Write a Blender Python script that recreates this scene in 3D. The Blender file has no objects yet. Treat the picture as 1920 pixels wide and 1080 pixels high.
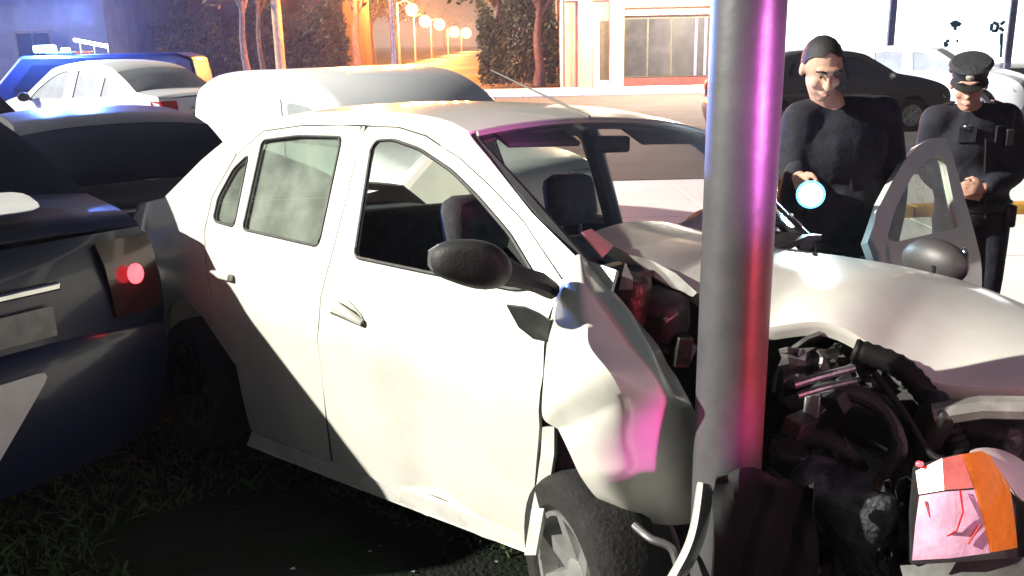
import bpy, bmesh, math, random
from mathutils import Vector, Matrix
from mathutils.geometry import delaunay_2d_cdt
random.seed(7)
R_ = math.radians
S = bpy.context.scene
C = S.collection

# ------------------------------------------------------------------ camera, sky, sun, exposure
F, PITCH, CAMH, ROLL = 1706.0, 0.2641, 1.783, 0.0217
cam_d = bpy.data.cameras.new('camera'); cam = bpy.data.objects.new('camera', cam_d); C.objects.link(cam)
cam_d.sensor_width = 36.0; cam_d.lens = 36.0 * F / 1920.0; cam_d.clip_end = 900; cam_d.clip_start = 0.05
cam.matrix_world = Matrix.Translation((0, 0, CAMH)) @ Matrix.Rotation(math.pi/2 - PITCH, 4, 'X') @ Matrix.Rotation(-ROLL, 4, 'Z')
S.camera = cam
W = bpy.data.worlds.new('World'); S.world = W; W.use_nodes = True
wn = W.node_tree.nodes; wl = W.node_tree.links
sky = wn.new('ShaderNodeTexSky'); sky.sky_type = 'NISHITA'; sky.sun_disc = False
SUN_EL, SUN_AZ = 26.0, 6.0          # light comes from the left (-X), AZ degrees towards the camera side
sky.sun_elevation = R_(SUN_EL); sky.sun_rotation = R_(-90 - SUN_AZ)
sky.air_density = 1.0; sky.dust_density = 1.0
wl.new(sky.outputs[0], wn['Background'].inputs[0]); wn['Background'].inputs[1].default_value = 0.008
sd = bpy.data.lights.new('sun', 'SUN'); sd.energy = 3.6; sd.angle = R_(0.9); sd.color = (1.0, 0.965, 0.86)
sun = bpy.data.objects.new('sun', sd); C.objects.link(sun)
Lv = Vector((-math.cos(R_(SUN_EL))*math.cos(R_(SUN_AZ)), -math.cos(R_(SUN_EL))*math.sin(R_(SUN_AZ)), math.sin(R_(SUN_EL))))
sun.rotation_euler = Lv.to_track_quat('Z', 'Y').to_euler()
S.view_settings.view_transform = 'Standard'; S.view_settings.look = 'None'
S.view_settings.exposure = 1.5; S.view_settings.gamma = 1.0

# ------------------------------------------------------------------ helpers
def ray(u, v):
    a, b = u - 960.0, 540.0 - v
    X = a*math.cos(ROLL) + b*math.sin(ROLL); V = -a*math.sin(ROLL) + b*math.cos(ROLL)
    return Vector((X/F, math.cos(PITCH) + V/F*math.sin(PITCH), -math.sin(PITCH) + V/F*math.cos(PITCH)))
def at(u, v, Y):                       # the point at depth Y seen in direction (u, v)
    d = ray(u, v); return Vector((0, 0, CAMH)) + d*(Y/d.y)

def interp(x, xs, ys_):
    if x <= xs[0]: return ys_[0]
    for i in range(1, len(xs)):
        if x <= xs[i]:
            t = (x - xs[i-1])/(xs[i] - xs[i-1]); return ys_[i-1] + t*(ys_[i] - ys_[i-1])
    return ys_[-1]

MATS = {}
def mat(name, col, rough=0.5, metal=0.0, coat=0.0, var=0.0, scale=8.0, col2=None, bump=0.0, bscale=40.0, spec=0.5, emit=None, est=0.0):
    if name in MATS: return MATS[name]
    m = bpy.data.materials.new(name); m.use_nodes = True; MATS[name] = m
    nt = m.node_tree; n = nt.nodes; l = nt.links; b = n['Principled BSDF']
    b.inputs['Roughness'].default_value = rough; b.inputs['Metallic'].default_value = metal
    b.inputs['Coat Weight'].default_value = coat; b.inputs['Coat Roughness'].default_value = 0.08
    b.inputs['Specular IOR Level'].default_value = spec
    c = tuple(col) + (1,); b.inputs['Base Color'].default_value = c
    tc = n.new('ShaderNodeTexCoord')
    if var or col2:
        nz = n.new('ShaderNodeTexNoise'); nz.inputs['Scale'].default_value = scale; nz.inputs['Detail'].default_value = 6; nz.inputs['Roughness'].default_value = .62
        l.new(tc.outputs['Object'], nz.inputs['Vector'])
        r = n.new('ShaderNodeValToRGB'); l.new(nz.outputs['Fac'], r.inputs[0])
        r.color_ramp.elements[0].position = .36; r.color_ramp.elements[1].position = .64
        c2 = tuple(col2) + (1,) if col2 else tuple(max(0, x*(1 - var)) for x in col) + (1,)
        r.color_ramp.elements[0].color = c2; r.color_ramp.elements[1].color = c
        l.new(r.outputs[0], b.inputs['Base Color'])
        mr = n.new('ShaderNodeMapRange'); l.new(nz.outputs['Fac'], mr.inputs[0])
        mr.inputs[3].default_value = min(1, rough*1.25 + .04); mr.inputs[4].default_value = max(.03, rough*.85); l.new(mr.outputs[0], b.inputs['Roughness'])
    if bump:
        n2 = n.new('ShaderNodeTexNoise'); n2.inputs['Scale'].default_value = bscale; n2.inputs['Detail'].default_value = 5
        l.new(tc.outputs['Object'], n2.inputs['Vector'])
        bp = n.new('ShaderNodeBump'); bp.inputs['Strength'].default_value = bump; bp.inputs['Distance'].default_value = .02
        l.new(n2.outputs['Fac'], bp.inputs['Height']); l.new(bp.outputs[0], b.inputs['Normal'])
    if emit:
        b.inputs['Emission Color'].default_value = tuple(emit) + (1,); b.inputs['Emission Strength'].default_value = est
    return m
def glassmat(name, tint, gloss=.06, rough=.02, gcol=(1, 1, 1), diff=0.0, dcol=(.6, .65, .6)):
    if name in MATS: return MATS[name]
    m = bpy.data.materials.new(name); m.use_nodes = True; MATS[name] = m
    n = m.node_tree.nodes; l = m.node_tree.links; n.remove(n['Principled BSDF'])
    t = n.new('ShaderNodeBsdfTransparent'); t.inputs[0].default_value = tuple(tint) + (1,)
    g = n.new('ShaderNodeBsdfGlossy'); g.inputs['Roughness'].default_value = rough; g.inputs[0].default_value = tuple(gcol) + (1,)
    lw = n.new('ShaderNodeLayerWeight'); lw.inputs[0].default_value = .5
    pw = n.new('ShaderNodeMath'); pw.operation = 'POWER'; pw.inputs[1].default_value = 4.5; l.new(lw.outputs['Facing'], pw.inputs[0])
    f = n.new('ShaderNodeMath'); f.operation = 'MULTIPLY_ADD'; f.inputs[1].default_value = .8; f.inputs[2].default_value = .045; l.new(pw.outputs[0], f.inputs[0])
    mx = n.new('ShaderNodeMixShader'); l.new(f.outputs[0], mx.inputs[0]); l.new(t.outputs[0], mx.inputs[1]); l.new(g.outputs[0], mx.inputs[2])
    out = mx.outputs[0]
    if diff:                                   # pale film: dust, and painted light on the open door's pane
        d = n.new('ShaderNodeBsdfDiffuse'); d.inputs[0].default_value = tuple(dcol) + (1,)
        tc = n.new('ShaderNodeTexCoord'); nz = n.new('ShaderNodeTexNoise'); nz.inputs['Scale'].default_value = 5; nz.inputs['Detail'].default_value = 5
        l.new(tc.outputs['Object'], nz.inputs['Vector'])
        mr = n.new('ShaderNodeMapRange'); mr.inputs[1].default_value = .35; mr.inputs[2].default_value = .68; mr.inputs[3].default_value = diff*.35; mr.inputs[4].default_value = diff
        l.new(nz.outputs['Fac'], mr.inputs[0])
        m2 = n.new('ShaderNodeMixShader'); l.new(mr.outputs[0], m2.inputs[0]); l.new(out, m2.inputs[1]); l.new(d.outputs[0], m2.inputs[2]); out = m2.outputs[0]
    l.new(out, n['Material Output'].inputs[0]); return m

WHITE = mat('white_paint', (.68, .665, .60), .28, coat=.7, var=.14, scale=3.5)
WHITE2 = mat('white_paint_background', (.82, .83, .84), .35, coat=.4, var=.05, scale=3)
NAVY = mat('navy_paint', (.011, .017, .05), .35, coat=.5, var=.25, scale=4)
GREYC = mat('charcoal_paint', (.045, .045, .055), .35, coat=.5, var=.3, scale=4)
BLACKC = mat('black_paint', (.02, .02, .024), .3, coat=.6, var=.2, scale=4)
PLASTIC = mat('black_plastic', (.022, .022, .023), .55, var=.4, scale=14, bump=.15, bscale=160)
RUBBER = mat('tyre_rubber', (.012, .0115, .011), .85, var=.45, scale=20, bump=.3, bscale=90)
RIM = mat('rim_alloy', (.50, .50, .49), .4, .7, var=.35, scale=10)
STEEL = mat('dull_steel', (.30, .30, .30), .42, .8, var=.5, scale=12, bump=.1)
DARKMETAL = mat('greasy_dark_metal', (.05, .05, .048), .45, .6, var=.6, scale=16, bump=.4, bscale=30)
FABRIC = mat('seat_fabric', (.045, .045, .052), .9, var=.4, scale=25, bump=.3, bscale=200)
TRIM = mat('interior_trim', (.05, .05, .056), .75, var=.3, scale=10, bump=.1, bscale=120)
HEADL = mat('headliner_fabric', (.12, .12, .13), .95, var=.2, scale=10)
GLASS = glassmat('clear_glass', (.86, .90, .86))
GLASSD = glassmat('dusty_glass', (.62, .70, .64), diff=.30, dcol=(.55, .60, .52))
GLASSB = mat('dark_glass', (.012, .016, .026), .06, var=.2, scale=3, spec=.7)
GLASSW = mat('pale_glazing_painted_glare', (.42, .45, .46), .08, var=.3, scale=2, spec=.8)  # pale base colour stands in for light glaring on the panes
REDL = mat('red_lens', (.5, .012, .015), .15, coat=.6, var=.2, scale=30)
REDLIT = mat('red_lens_lit', (.6, .02, .03), .2, emit=(1, .05, .06), est=2.2)
AMBER = mat('amber_lens', (.85, .22, .02), .12, coat=.6, var=.3, scale=40, emit=(1, .25, .03), est=.12)
CHROME = mat('chrome', (.7, .7, .7), .12, 1.0, var=.1)
PLATE = mat('plate_paint', (.30, .32, .31), .5, var=.3, scale=20)

def prop(o, label=None, cat=None, group=None, kind=None):
    if label: o['label'] = label
    if cat: o['category'] = cat
    if group: o['group'] = group
    if kind: o['kind'] = kind
    return o
def empty(name, loc=(0, 0, 0), rz=0, label=None, cat=None, group=None):
    o = bpy.data.objects.new(name, None); C.objects.link(o); o.location = loc; o.rotation_euler = (0, 0, rz); o.empty_display_size = .2
    return prop(o, label, cat, group)
def mk(name, verts, faces, m, parent=None, smooth=True, sharp=35, solid=0, sub=0, bevel=0):
    me = bpy.data.meshes.new(name); me.from_pydata([tuple(v) for v in verts], [], faces); me.update()
    bm = bmesh.new(); bm.from_mesh(me); bmesh.ops.remove_doubles(bm, verts=bm.verts, dist=1e-5); bmesh.ops.recalc_face_normals(bm, faces=bm.faces); bm.to_mesh(me); bm.free()
    for ms in (m if isinstance(m, (list, tuple)) else [m]): me.materials.append(ms)
    if smooth:
        me.polygons.foreach_set('use_smooth', [True]*len(me.polygons))
        if not sub: me.set_sharp_from_angle(angle=R_(sharp))
    o = bpy.data.objects.new(name, me); C.objects.link(o)
    if parent: o.parent = parent
    if bevel:
        b = o.modifiers.new('bevel', 'BEVEL'); b.width = bevel; b.segments = 2; b.limit_method = 'ANGLE'
    if sub:
        s = o.modifiers.new('sub', 'SUBSURF'); s.levels = sub; s.render_levels = sub
    if solid:
        s = o.modifiers.new('solid', 'SOLIDIFY'); s.thickness = solid; s.offset = 0
        e = o.modifiers.new('split', 'EDGE_SPLIT'); e.split_angle = R_(sharp + 10)
    return o
class MB:                                # collects pieces of ONE part
    def __init__(s): s.v = []; s.f = []
    def add(s, v, f):
        k = len(s.v); s.v += [Vector(p) for p in v]; s.f += [tuple(i + k for i in q) for q in f]; return s
    def box(s, c, d, rot=None):
        c = Vector(c); hx, hy, hz = d[0]/2, d[1]/2, d[2]/2
        vs = [Vector((x, y, z)) for z in (-hz, hz) for y in (-hy, hy) for x in (-hx, hx)]
        if rot: vs = [rot @ p for p in vs]
        return s.add([c + p for p in vs], [(0, 2, 3, 1), (4, 5, 7, 6), (0, 1, 5, 4), (2, 6, 7, 3), (0, 4, 6, 2), (1, 3, 7, 5)])
    def tube(s, pts, rad, seg=10, cap=True):
        pts = [Vector(p) for p in pts]; n = len(pts)
        if not isinstance(rad, (list, tuple)): rad = [rad]*n
        vs = []; up = Vector((0, 0, 1))
        for i, p in enumerate(pts):
            t = (pts[min(i + 1, n-1)] - pts[max(i-1, 0)]).normalized()
            if abs(t.dot(up)) > .95: up = Vector((1, 0, 0))
            a = t.cross(up).normalized(); b = t.cross(a).normalized(); up = -b if False else up
            for k in range(seg):
                w = 2*math.pi*k/seg; vs.append(p + (a*math.cos(w) + b*math.sin(w))*rad[i])
        fs = [(i*seg + k, i*seg + (k+1) % seg, (i+1)*seg + (k+1) % seg, (i+1)*seg + k) for i in range(n-1) for k in range(seg)]
        if cap: fs += [tuple(range(seg)), tuple(range((n-1)*seg, n*seg))]
        return s.add(vs, fs)
    def lathe(s, prof, M, seg=32, cap=False):   # profile (r, h) spun about local Z, then matrix M
        n = len(prof); vs = [M @ Vector((r*math.cos(2*math.pi*k/seg), r*math.sin(2*math.pi*k/seg), h)) for r, h in prof for k in range(seg)]
        fs = [(i*seg + k, i*seg + (k+1) % seg, (i+1)*seg + (k+1) % seg, (i+1)*seg + k) for i in range(n-1) for k in range(seg)]
        if cap: fs += [tuple(range(seg)), tuple(range((n-1)*seg, n*seg))]
        return s.add(vs, fs)
    def ball(s, c, r, seg=14, rings=9, rot=None):
        c = Vector(c); r = Vector(r) if not isinstance(r, (int, float)) else Vector((r, r, r)); vs = []
        for i in range(rings + 1):
            th = math.pi*i/rings
            for k in range(seg):
                ph = 2*math.pi*k/seg; p = Vector((r.x*math.sin(th)*math.cos(ph), r.y*math.sin(th)*math.sin(ph), r.z*math.cos(th)))
                if rot: p = rot @ p
                vs.append(c + p)
        return s.add(vs, [(i*seg + k, (i+1)*seg + k, (i+1)*seg + (k+1) % seg, i*seg + (k+1) % seg) for i in range(rings) for k in range(seg)])
    def prism(s, poly, fmap, d):        # polygon (a, b) mapped by fmap(a, b) with thickness vector d
        n = len(poly); d = Vector(d); a = [Vector(fmap(*p)) for p in poly]
        return s.add(a + [p + d for p in a], [tuple(range(n)), tuple(range(2*n-1, n-1, -1))] + [(i, (i+1) % n, n + (i+1) % n, n + i) for i in range(n)])
    def build(s, name, m, parent=None, **kw): return mk(name, s.v, s.f, m, parent, **kw)

def inside(p, poly):
    x, y = p; c = False; n = len(poly)
    for i in range(n):
        x1, y1 = poly[i]; x2, y2 = poly[i-1]
        if (y1 > y) != (y2 > y) and x < (x2 - x1)*(y - y1)/(y2 - y1) + x1: c = not c
    return c
def dense(poly, step):
    out = []
    for i in range(len(poly)):
        a, b = poly[i], poly[(i+1) % len(poly)]; n = max(1, int(math.hypot(b[0]-a[0], b[1]-a[1])/step))
        out += [(a[0] + (b[0]-a[0])*k/n, a[1] + (b[1]-a[1])*k/n) for k in range(n)]
    return out
def rounded(poly, r, n=3):
    out = []; N = len(poly)
    for i in range(N):
        p = Vector(poly[i]); a = Vector(poly[i-1]) - p; b = Vector(poly[(i+1) % N]) - p
        d = min(r, a.length*.45, b.length*.45); q0 = p + a.normalized()*d; q1 = p + b.normalized()*d
        for k in range(n + 1):
            t = k/n; q = q0*(1-t)**2 + p*2*t*(1-t) + q1*t*t; out.append((q.x, q.y))
    return out
def panel(name, outer, holes, fmap, m, parent=None, step=.06, solid=.012):
    vs, es = [], []
    for poly in [outer] + list(holes):
        q = dense(poly, step); k = len(vs); vs += q; es += [(k + i, k + (i+1) % len(q)) for i in range(len(q))]
    x0 = min(p[0] for p in outer); x1 = max(p[0] for p in outer); y0 = min(p[1] for p in outer); y1 = max(p[1] for p in outer)
    j = 0; y = y0 + step/2
    while y < y1:
        x = x0 + (step/2 if j % 2 else step)
        while x < x1:
            if inside((x, y), outer) and not any(inside((x, y), h) for h in holes): vs.append((x, y))
            x += step
        y += step*.87; j += 1
    r = delaunay_2d_cdt([Vector(p) for p in vs], es, [], 0, 1e-5)
    V = r[0]; fs = []
    for f in r[2]:
        c = sum((V[i] for i in f), Vector((0, 0)))/len(f)
        if inside(c, outer) and not any(inside(c, h) for h in holes): fs.append(tuple(f))
    return mk(name, [fmap(v.x, v.y) for v in V], fs, m, parent, solid=solid)
def mirror_copy(o, parent):
    c = o.copy(); c.data = o.data.copy(); C.objects.link(c); c.parent = parent
    for v in c.data.vertices: v.co.y = -v.co.y
    c.data.flip_normals(); return c
def light(name, kind, loc, energy, col, rad=.1, parent=None, spot=None, target=None):
    d = bpy.data.lights.new(name, kind); d.energy = energy; d.color = col
    if kind in ('POINT', 'SPOT'): d.shadow_soft_size = rad
    o = bpy.data.objects.new(name, d); C.objects.link(o); o.location = loc
    if parent: o.parent = parent
    if spot: d.spot_size = spot; d.spot_blend = 1.0
    if target is not None: o.rotation_euler = (Vector(loc) - Vector(target)).to_track_quat('Z', 'Y').to_euler()
    return o

# ------------------------------------------------------------------ saloon car geometry (x forward from front axle, y left, z up)
WZ = [.1, .18, .3, .5, .7, .85, .95, 1.0, 1.39, 1.5, 1.7]; WI = [.15, .125, .092, .045, .004, .012, .04, .055, .20, .26, .40]
WX = [-3.6, -3.5, -3.2, -2.6, -1.5, -.5, 0, .4, .7, .82, .9]; WW = [.70, .73, .79, .83, .845, .84, .82, .79, .72, .66, .60]
def ysd(x, z): return interp(x, WX, WW) - interp(z, WZ, WI)
def near(x, z): return Vector((x, -ysd(x, z), z))
def arch(cx, r, z0, n=14):
    a0 = math.asin((z0 - .30)/r) if abs(z0 - .3) < r else 0
    return [(cx + r*math.cos(t), .30 + r*math.sin(t)) for t in [a0 + (math.pi - 2*a0)*k/n for k in range(n + 1)]]
RING = {
 'front_bumper': [(.78, .20), (.85, .32), (.86, .48), (.83, .60)],
 'front_panel': [(.83, .60), (.80, .68), (.74, .76)],
 'hood': [(.74, .76), (.55, .87), (.2, .97), (-.12, 1.03), (-.34, 1.075)],
 'windshield': [(-.34, 1.075), (-.536, 1.196), (-.768, 1.338), (-.902, 1.416)],
 'roof': [(-.902, 1.416), (-1.05, 1.455), (-1.3, 1.48), (-1.7, 1.49), (-2.1, 1.475), (-2.4, 1.42), (-2.52, 1.37)],
 'rear_window': [(-2.52, 1.37), (-2.70, 1.285), (-2.9, 1.17), (-3.02, 1.10)],
 'trunk_lid': [(-3.02, 1.10), (-3.22, 1.07), (-3.40, 1.05), (-3.46, 1.01)],
 'rear_panel': [(-3.46, 1.01), (-3.50, .82), (-3.50, .62)],
 'rear_bumper': [(-3.50, .62), (-3.56, .57), (-3.56, .36), (-3.50, .20)]}
CROWN = dict(front_bumper=.12, front_panel=.10, hood=.05, windshield=.06, roof=.045, rear_window=.06, trunk_lid=.03, rear_panel=.07, rear_bumper=.08)
ORDER = list(RING)
def crv(pts, n):                          # smooth resample (Catmull-Rom) of a list of points
    out = []; P = [Vector(p) for p in pts]; N = len(P)
    for k in range(n + 1):
        s = (N-1)*k/n; i = min(int(s), N-2); t = s - i
        p0, p1, p2, p3 = P[max(i-1, 0)], P[i], P[i+1], P[min(i+2, N-1)]
        out.append(.5*((2*p1) + (p2 - p0)*t + (2*p0 - 5*p1 + 4*p2 - p3)*t*t + (3*p1 - p0 - 3*p2 + p3)*t**3))
    return out
def skin(name, key, m, parent, t0=-1, t1=1, nt=16, ns=10, solid=.01, drop=0, ring=RING, inset=0.0, warp=None):
    pts = crv(ring[key], ns); c = CROWN[key]; i = ORDER.index(key)
    ca = c if i == 0 else .5*(c + CROWN[ORDER[i-1]]); cb = c if i == len(ORDER)-1 else .5*(c + CROWN[ORDER[i+1]])
    vs = []
    for k, p in enumerate(pts):
        a, b = pts[max(k-1, 0)], pts[min(k+1, ns)]; tg = (b - a).normalized(); nrm = Vector((tg.y, -tg.x)); s = k/ns
        nrm = -nrm if nrm.dot(Vector((p.x + 1.4, p.y - .6))) < 0 else nrm
        cc = c + (ca - c)*max(0, 1 - 4*s) + (cb - c)*max(0, 4*s - 3); w = ysd(p.x, p.y)
        for j in range(nt + 1):
            t = t0 + (t1 - t0)*j/nt; o = cc*(1 - abs(t)**2.4) - drop
            q = Vector((p.x + nrm.x*o, (w - inset)*t, p.y + nrm.y*o))
            vs.append(warp(q) if warp else q)
    fs = [(k*(nt+1) + j, k*(nt+1) + j + 1, (k+1)*(nt+1) + j + 1, (k+1)*(nt+1) + j) for k in range(ns) for j in range(nt)]
    return mk(name, vs, fs, m, parent, solid=solid)
FWIN = [(-1.306, 1.002), (-.92, .995), (-.52, .99), (-.43, 1.01), (-.597, 1.133), (-.772, 1.228), (-.925, 1.301), (-1.113, 1.364), (-1.271, 1.393), (-1.36, 1.388), (-1.382, 1.36)]
RWIN = [(-2.124, 1.03), (-1.54, 1.016), (-1.585, 1.400), (-1.9, 1.402), (-2.172, 1.382)]
QWIN = [(-2.205, 1.034), (-2.255, 1.323), (-2.353, 1.259), (-2.416, 1.14), (-2.405, 1.06), (-2.375, 1.042)]
def wheel(name, parent, c, r=.30, w=.19, steer=0.0, camber=0.0, hub=RIM, out=-1):
    M = Matrix.Translation(c) @ Matrix.Rotation(steer, 4, 'Z') @ Matrix.Rotation(camber, 4, 'X') @ Matrix.Rotation(-out*math.pi/2, 4, 'X')
    h = w/2
    t = MB().lathe([(r*.66, -h*.8), (r*.72, -h), (r*.92, -h), (r*.98, -h*.75), (r, -h*.4), (r, h*.4), (r*.98, h*.75), (r*.92, h), (r*.72, h), (r*.66, h*.8), (r*.66, -h*.8)], M, 36).build(name, RUBBER, parent)
    b = MB().lathe([(r*.66, -h*.8), (r*.655, h*.9), (r*.61, h*.86), (r*.58, h*.3), (r*.2, h*.25), (.001, h*.25)], M, 36)
    for k in range(7):
        Q = M @ Matrix.Rotation(2*math.pi*k/7, 4, 'Z')
        vs = [Q @ Vector(p) for p in [(r*.12, -.028, h*.5), (r*.6, -.018, h*.8), (r*.6, .018, h*.8), (r*.12, .028, h*.5), (r*.12, -.034, h*.26), (r*.6, -.024, h*.35), (r*.6, .024, h*.35), (r*.12, .034, h*.26)]]
        b.add(vs, [(0, 1, 2, 3), (0, 4, 5, 1), (1, 5, 6, 2), (2, 6, 7, 3), (3, 7, 4, 0)])
    b.lathe([(r*.19, h*.2), (r*.19, h*.56), (r*.12, h*.62), (.001, h*.62)], M, 18)
    b.build('rim', hub, t); return t

def make_car(name, label, cat, M, paint, glass=GLASSB, stretch=(1, 1, 1), rear_lit=False, side_text=None, hatch=False, group=None, lamps=None):
    root = empty(name, label=label, cat=cat, group=group); root.matrix_world = M @ Matrix.Diagonal((*stretch, 1))
    ring = {k: list(v) for k, v in RING.items()}
    if hatch:
        ring['rear_window'] = [(-2.62, 1.40), (-2.78, 1.30), (-2.95, 1.15), (-3.06, 1.04)]
        ring['roof'] = ring['roof'][:-2] + [(-2.4, 1.455), (-2.62, 1.40)]
        ring['trunk_lid'] = [(-3.06, 1.04), (-3.10, .98), (-3.12, .92), (-3.13, .88)]
        ring['rear_panel'] = [(-3.13, .88), (-3.15, .76), (-3.15, .62)]
        ring['rear_bumper'] = [(-3.15, .62), (-3.22, .57), (-3.22, .36), (-3.16, .20)]
    top = []
    for k in ORDER:
        top += [(p.x, p.y) for p in crv(ring[k], 6)][(0 if not top else 1):]
    xe = top[-1][0]
    outer = top + [(-3.0, .20)] + list(reversed(arch(-2.63, .37, .20))) + list(reversed(arch(0, .37, .20)))
    wins = [FWIN, RWIN, QWIN]
    s = panel('side_panel', outer, wins, near, paint, root, step=.085); mirror_copy(s, root)
    for w in wins:
        g = panel('side_window', w, [], lambda x, z: near(x, z) + Vector((0, .012, 0)), glass, root, step=.12, solid=.004); mirror_copy(g, root)
    for k in ORDER:
        m = glass if 'wind' in k else paint
        skin({'front_panel': 'front_panel'}.get(k, k), k, m, root, ring=ring)
    # trim, lamps and wheels
    for sgn in (-1, 1):
        y0, y1 = .44, .70
        tl = MB(); xr = xe
        pz = [(.70, .0), (.98, .0)]
        vs = []
        for zz in (.70, .80, .90, .985):
            for yy in (y0 + (.985 - zz)*.1, .58, .685, ysd(-3.4, zz) + .012):
                bx = (-3.505 if not hatch else -3.155) - .07*(1 - (yy/.75)**2.4) - .012 + (.02 if zz > .95 else 0) + max(0, zz - .88)*.2
                if yy > .69: bx += .17
                vs.append((bx, sgn*yy, zz))
        fs = [(i*4 + j, i*4 + j + 1, (i+1)*4 + j + 1, (i+1)*4 + j) for i in range(3) for j in range(3)]
        tl_ = mk('tail_light', vs, fs, lamps if lamps else REDL if not rear_lit else mat('red_lens_dim', (.035, .006, .008), .2, coat=.6, var=.3, scale=30), root, solid=.025)
        if rear_lit: MB().ball((-3.60 if not hatch else -3.24, sgn*.56, .86), (.018, .036, .040), 12, 8).build('bulb', REDLIT, tl_)
        vs = []
        for zz in (.60, .68, .77):
            for yy in (.36, .50, .62, ysd(.66, zz) + .01):
                bx = .80 + .11*(1 - (yy/.72)**2.4) - (zz - .6)*.45 + .01
                if yy > .63: bx -= .16
                vs.append((bx, sgn*yy, zz))
        fs = [(i*4 + j, i*4 + j + 1, (i+1)*4 + j + 1, (i+1)*4 + j) for i in range(2) for j in range(3)]
        mk('headlight', vs, fs, mat('headlamp_lens', (.6, .62, .64), .12, coat=.8, var=.3, scale=30), root, solid=.02)
        mb = MB().ball((-.50, sgn*.93, 1.03), (.055, .105, .07), 12, 8).tube([(-.46, sgn*.80, .99), (-.48, sgn*.88, 1.01)], .025, 8)
        mb.build('door_mirror', PLASTIC, root)
        for dx in (-1.28, -2.22):
            MB().box((dx, sgn*(ysd(dx, .84) + .015), .84), (.18, .03, .028)).build('door_handle', paint, root, bevel=.008)
    xb = -3.50 if not hatch else -3.15
    lp = MB().box((xb - .105, 0, .76), (.012, .42, .11)).build('licence_plate', PLATE, root, bevel=.003)
    MB().box((xb - .10, 0, .88), (.03, .50, .03)).build('trunk_trim', CHROME, root, bevel=.008)
    MB().box((.93, 0, .64), (.05, .72, .09)).build('grille', PLASTIC, root, bevel=.012)
    MB().box((-1.35, 0, .36), (4.0, 1.30, .28)).build('underbody', PLASTIC, root)
    for cx in (0, -2.63):
        for sgn in (-1, 1): wheel('wheel', root, (cx, sgn*.73, .30), out=sgn)
    return root

def place(x, y, z, heading): return Matrix.Translation((x, y, z)) @ Matrix.Rotation(R_(heading), 4, 'Z')

# ------------------------------------------------------------------ setting
def sheet(name, x0, x1, y0, y1, z, m, nx=1, ny=1, kind='structure'):
    vs = [(x0 + (x1-x0)*i/nx, y0 + (y1-y0)*j/ny, z) for j in range(ny+1) for i in range(nx+1)]
    fs = [(j*(nx+1)+i, j*(nx+1)+i+1, (j+1)*(nx+1)+i+1, (j+1)*(nx+1)+i) for j in range(ny) for i in range(nx)]
    return prop(mk(name, vs, fs, m, smooth=False), kind=kind)
NEARG = mat('dark_wet_asphalt', (.013, .0135, .013), .95, col2=(.005, .014, .003), scale=2.4, bump=1.0, bscale=45, spec=.12)
ROADM = mat('worn_road_asphalt', (.052, .049, .043), .9, col2=(.036, .034, .030), scale=.8, bump=.4, bscale=60)
CONC = mat('concrete_painted_bright', (.76, .75, .71), .85, col2=(.68, .67, .63), scale=.9, bump=.2, bscale=30)  # strong light on the apron is put into its pale colour
KERBW = mat('whitewashed_kerb', (.78, .77, .73), .8, var=.12, scale=3, bump=.2, bscale=20)
KERBY = mat('yellow_painted_kerb', (.62, .33, .05), .75, var=.4, scale=6, bump=.2)
SOIL = mat('verge_soil', (.028, .026, .018), .95, col2=(.016, .022, .010), scale=3, bump=.8, bscale=40)
PAVE = mat('far_pavement', (.20, .16, .13), .9, var=.3, scale=2, bump=.3, bscale=30)
sheet('ground', -400, 400, -60, 700, 0.0, NEARG)
sheet('road', -60, 90, 11.9, 31.0, .004, ROADM)
sheet('street', -9.5, 1.0, 31.5, 420, .006, mat('street_asphalt', (.12, .10, .085), .6, var=.4, scale=.6, bump=.3, bscale=40))
# concrete apron behind the crash, laid in slabs
for i in range(9):
    for j in range(3):
        o = MB().box((-4.6 + i*1.9, 6.2 + j*2.0, .008), (1.88, 1.98, .02)).build('slab', CONC, None, smooth=False)
        if i == 0 and j == 0:
            apron = sheet('pavement', -5.6, 11.6, 5.15, 11.8, .006, CONC)
        o.parent = apron
kt = MB()
for i in range(12):
    x = 3.6 + i*.82
    MB().box((x, 8.95 + .02*(i % 3), .07), (.80, .16, .12)).build('kerb_stone', KERBY, apron, smooth=False, bevel=.015)
# the far whitewashed kerb
fk = sheet('far_pavement', -60, 90, 31.12, 34.5, .13, PAVE)
for i in range(46):
    MB().box((-17 + i*1.0, 31.04, .13), (.985, .16, .26)).build('kerb_stone', KERBW, fk, smooth=False, bevel=.02)
# the verge that carries the pole
vg = prop(MB().box((3.22, 1.0, .05), (6.0, 6.4, .12)).build('verge', SOIL, None, smooth=False), kind='structure')
for i in range(7):
    MB().box((.14, -1.8 + i*.9, .06), (.14, .885, .15)).build('kerb_stone', mat('dark_kerb', (.030, .030, .026), .9, var=.4, scale=5, bump=.3), vg, smooth=False, bevel=.015)  # near-black kerb stones along the verge edge
gw = MB()
for k in range(9000):                      # weeds and short grass on the rough ground in front of the wreck
    x = random.uniform(-2.6, .05); y = random.uniform(1.6, 4.2)
    if math.sin(x*3.1 + 1.3*math.sin(y*2.3)) + math.sin(y*4.2 + x) < -.2: continue
    h = random.uniform(.02, .06); a = random.uniform(0, 6.28); dx, dy = math.cos(a)*.005, math.sin(a)*.005; lx, ly = random.gauss(0, .018), random.gauss(0, .018)
    gw.add([(x-dx, y-dy, 0), (x+dx, y+dy, 0), (x + lx + dx*.5, y + ly, h*.7), (x + 2*lx, y + 2*ly, h)], [(0, 1, 2), (0, 2, 3)])
prop(gw.build('grass', mat('rough_grass', (.030, .075, .012), .8, var=.5, scale=9), smooth=False), 'patchy dark grass on the rough ground before the crashed saloon', 'grass', kind='stuff')
gb = MB()
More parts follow.
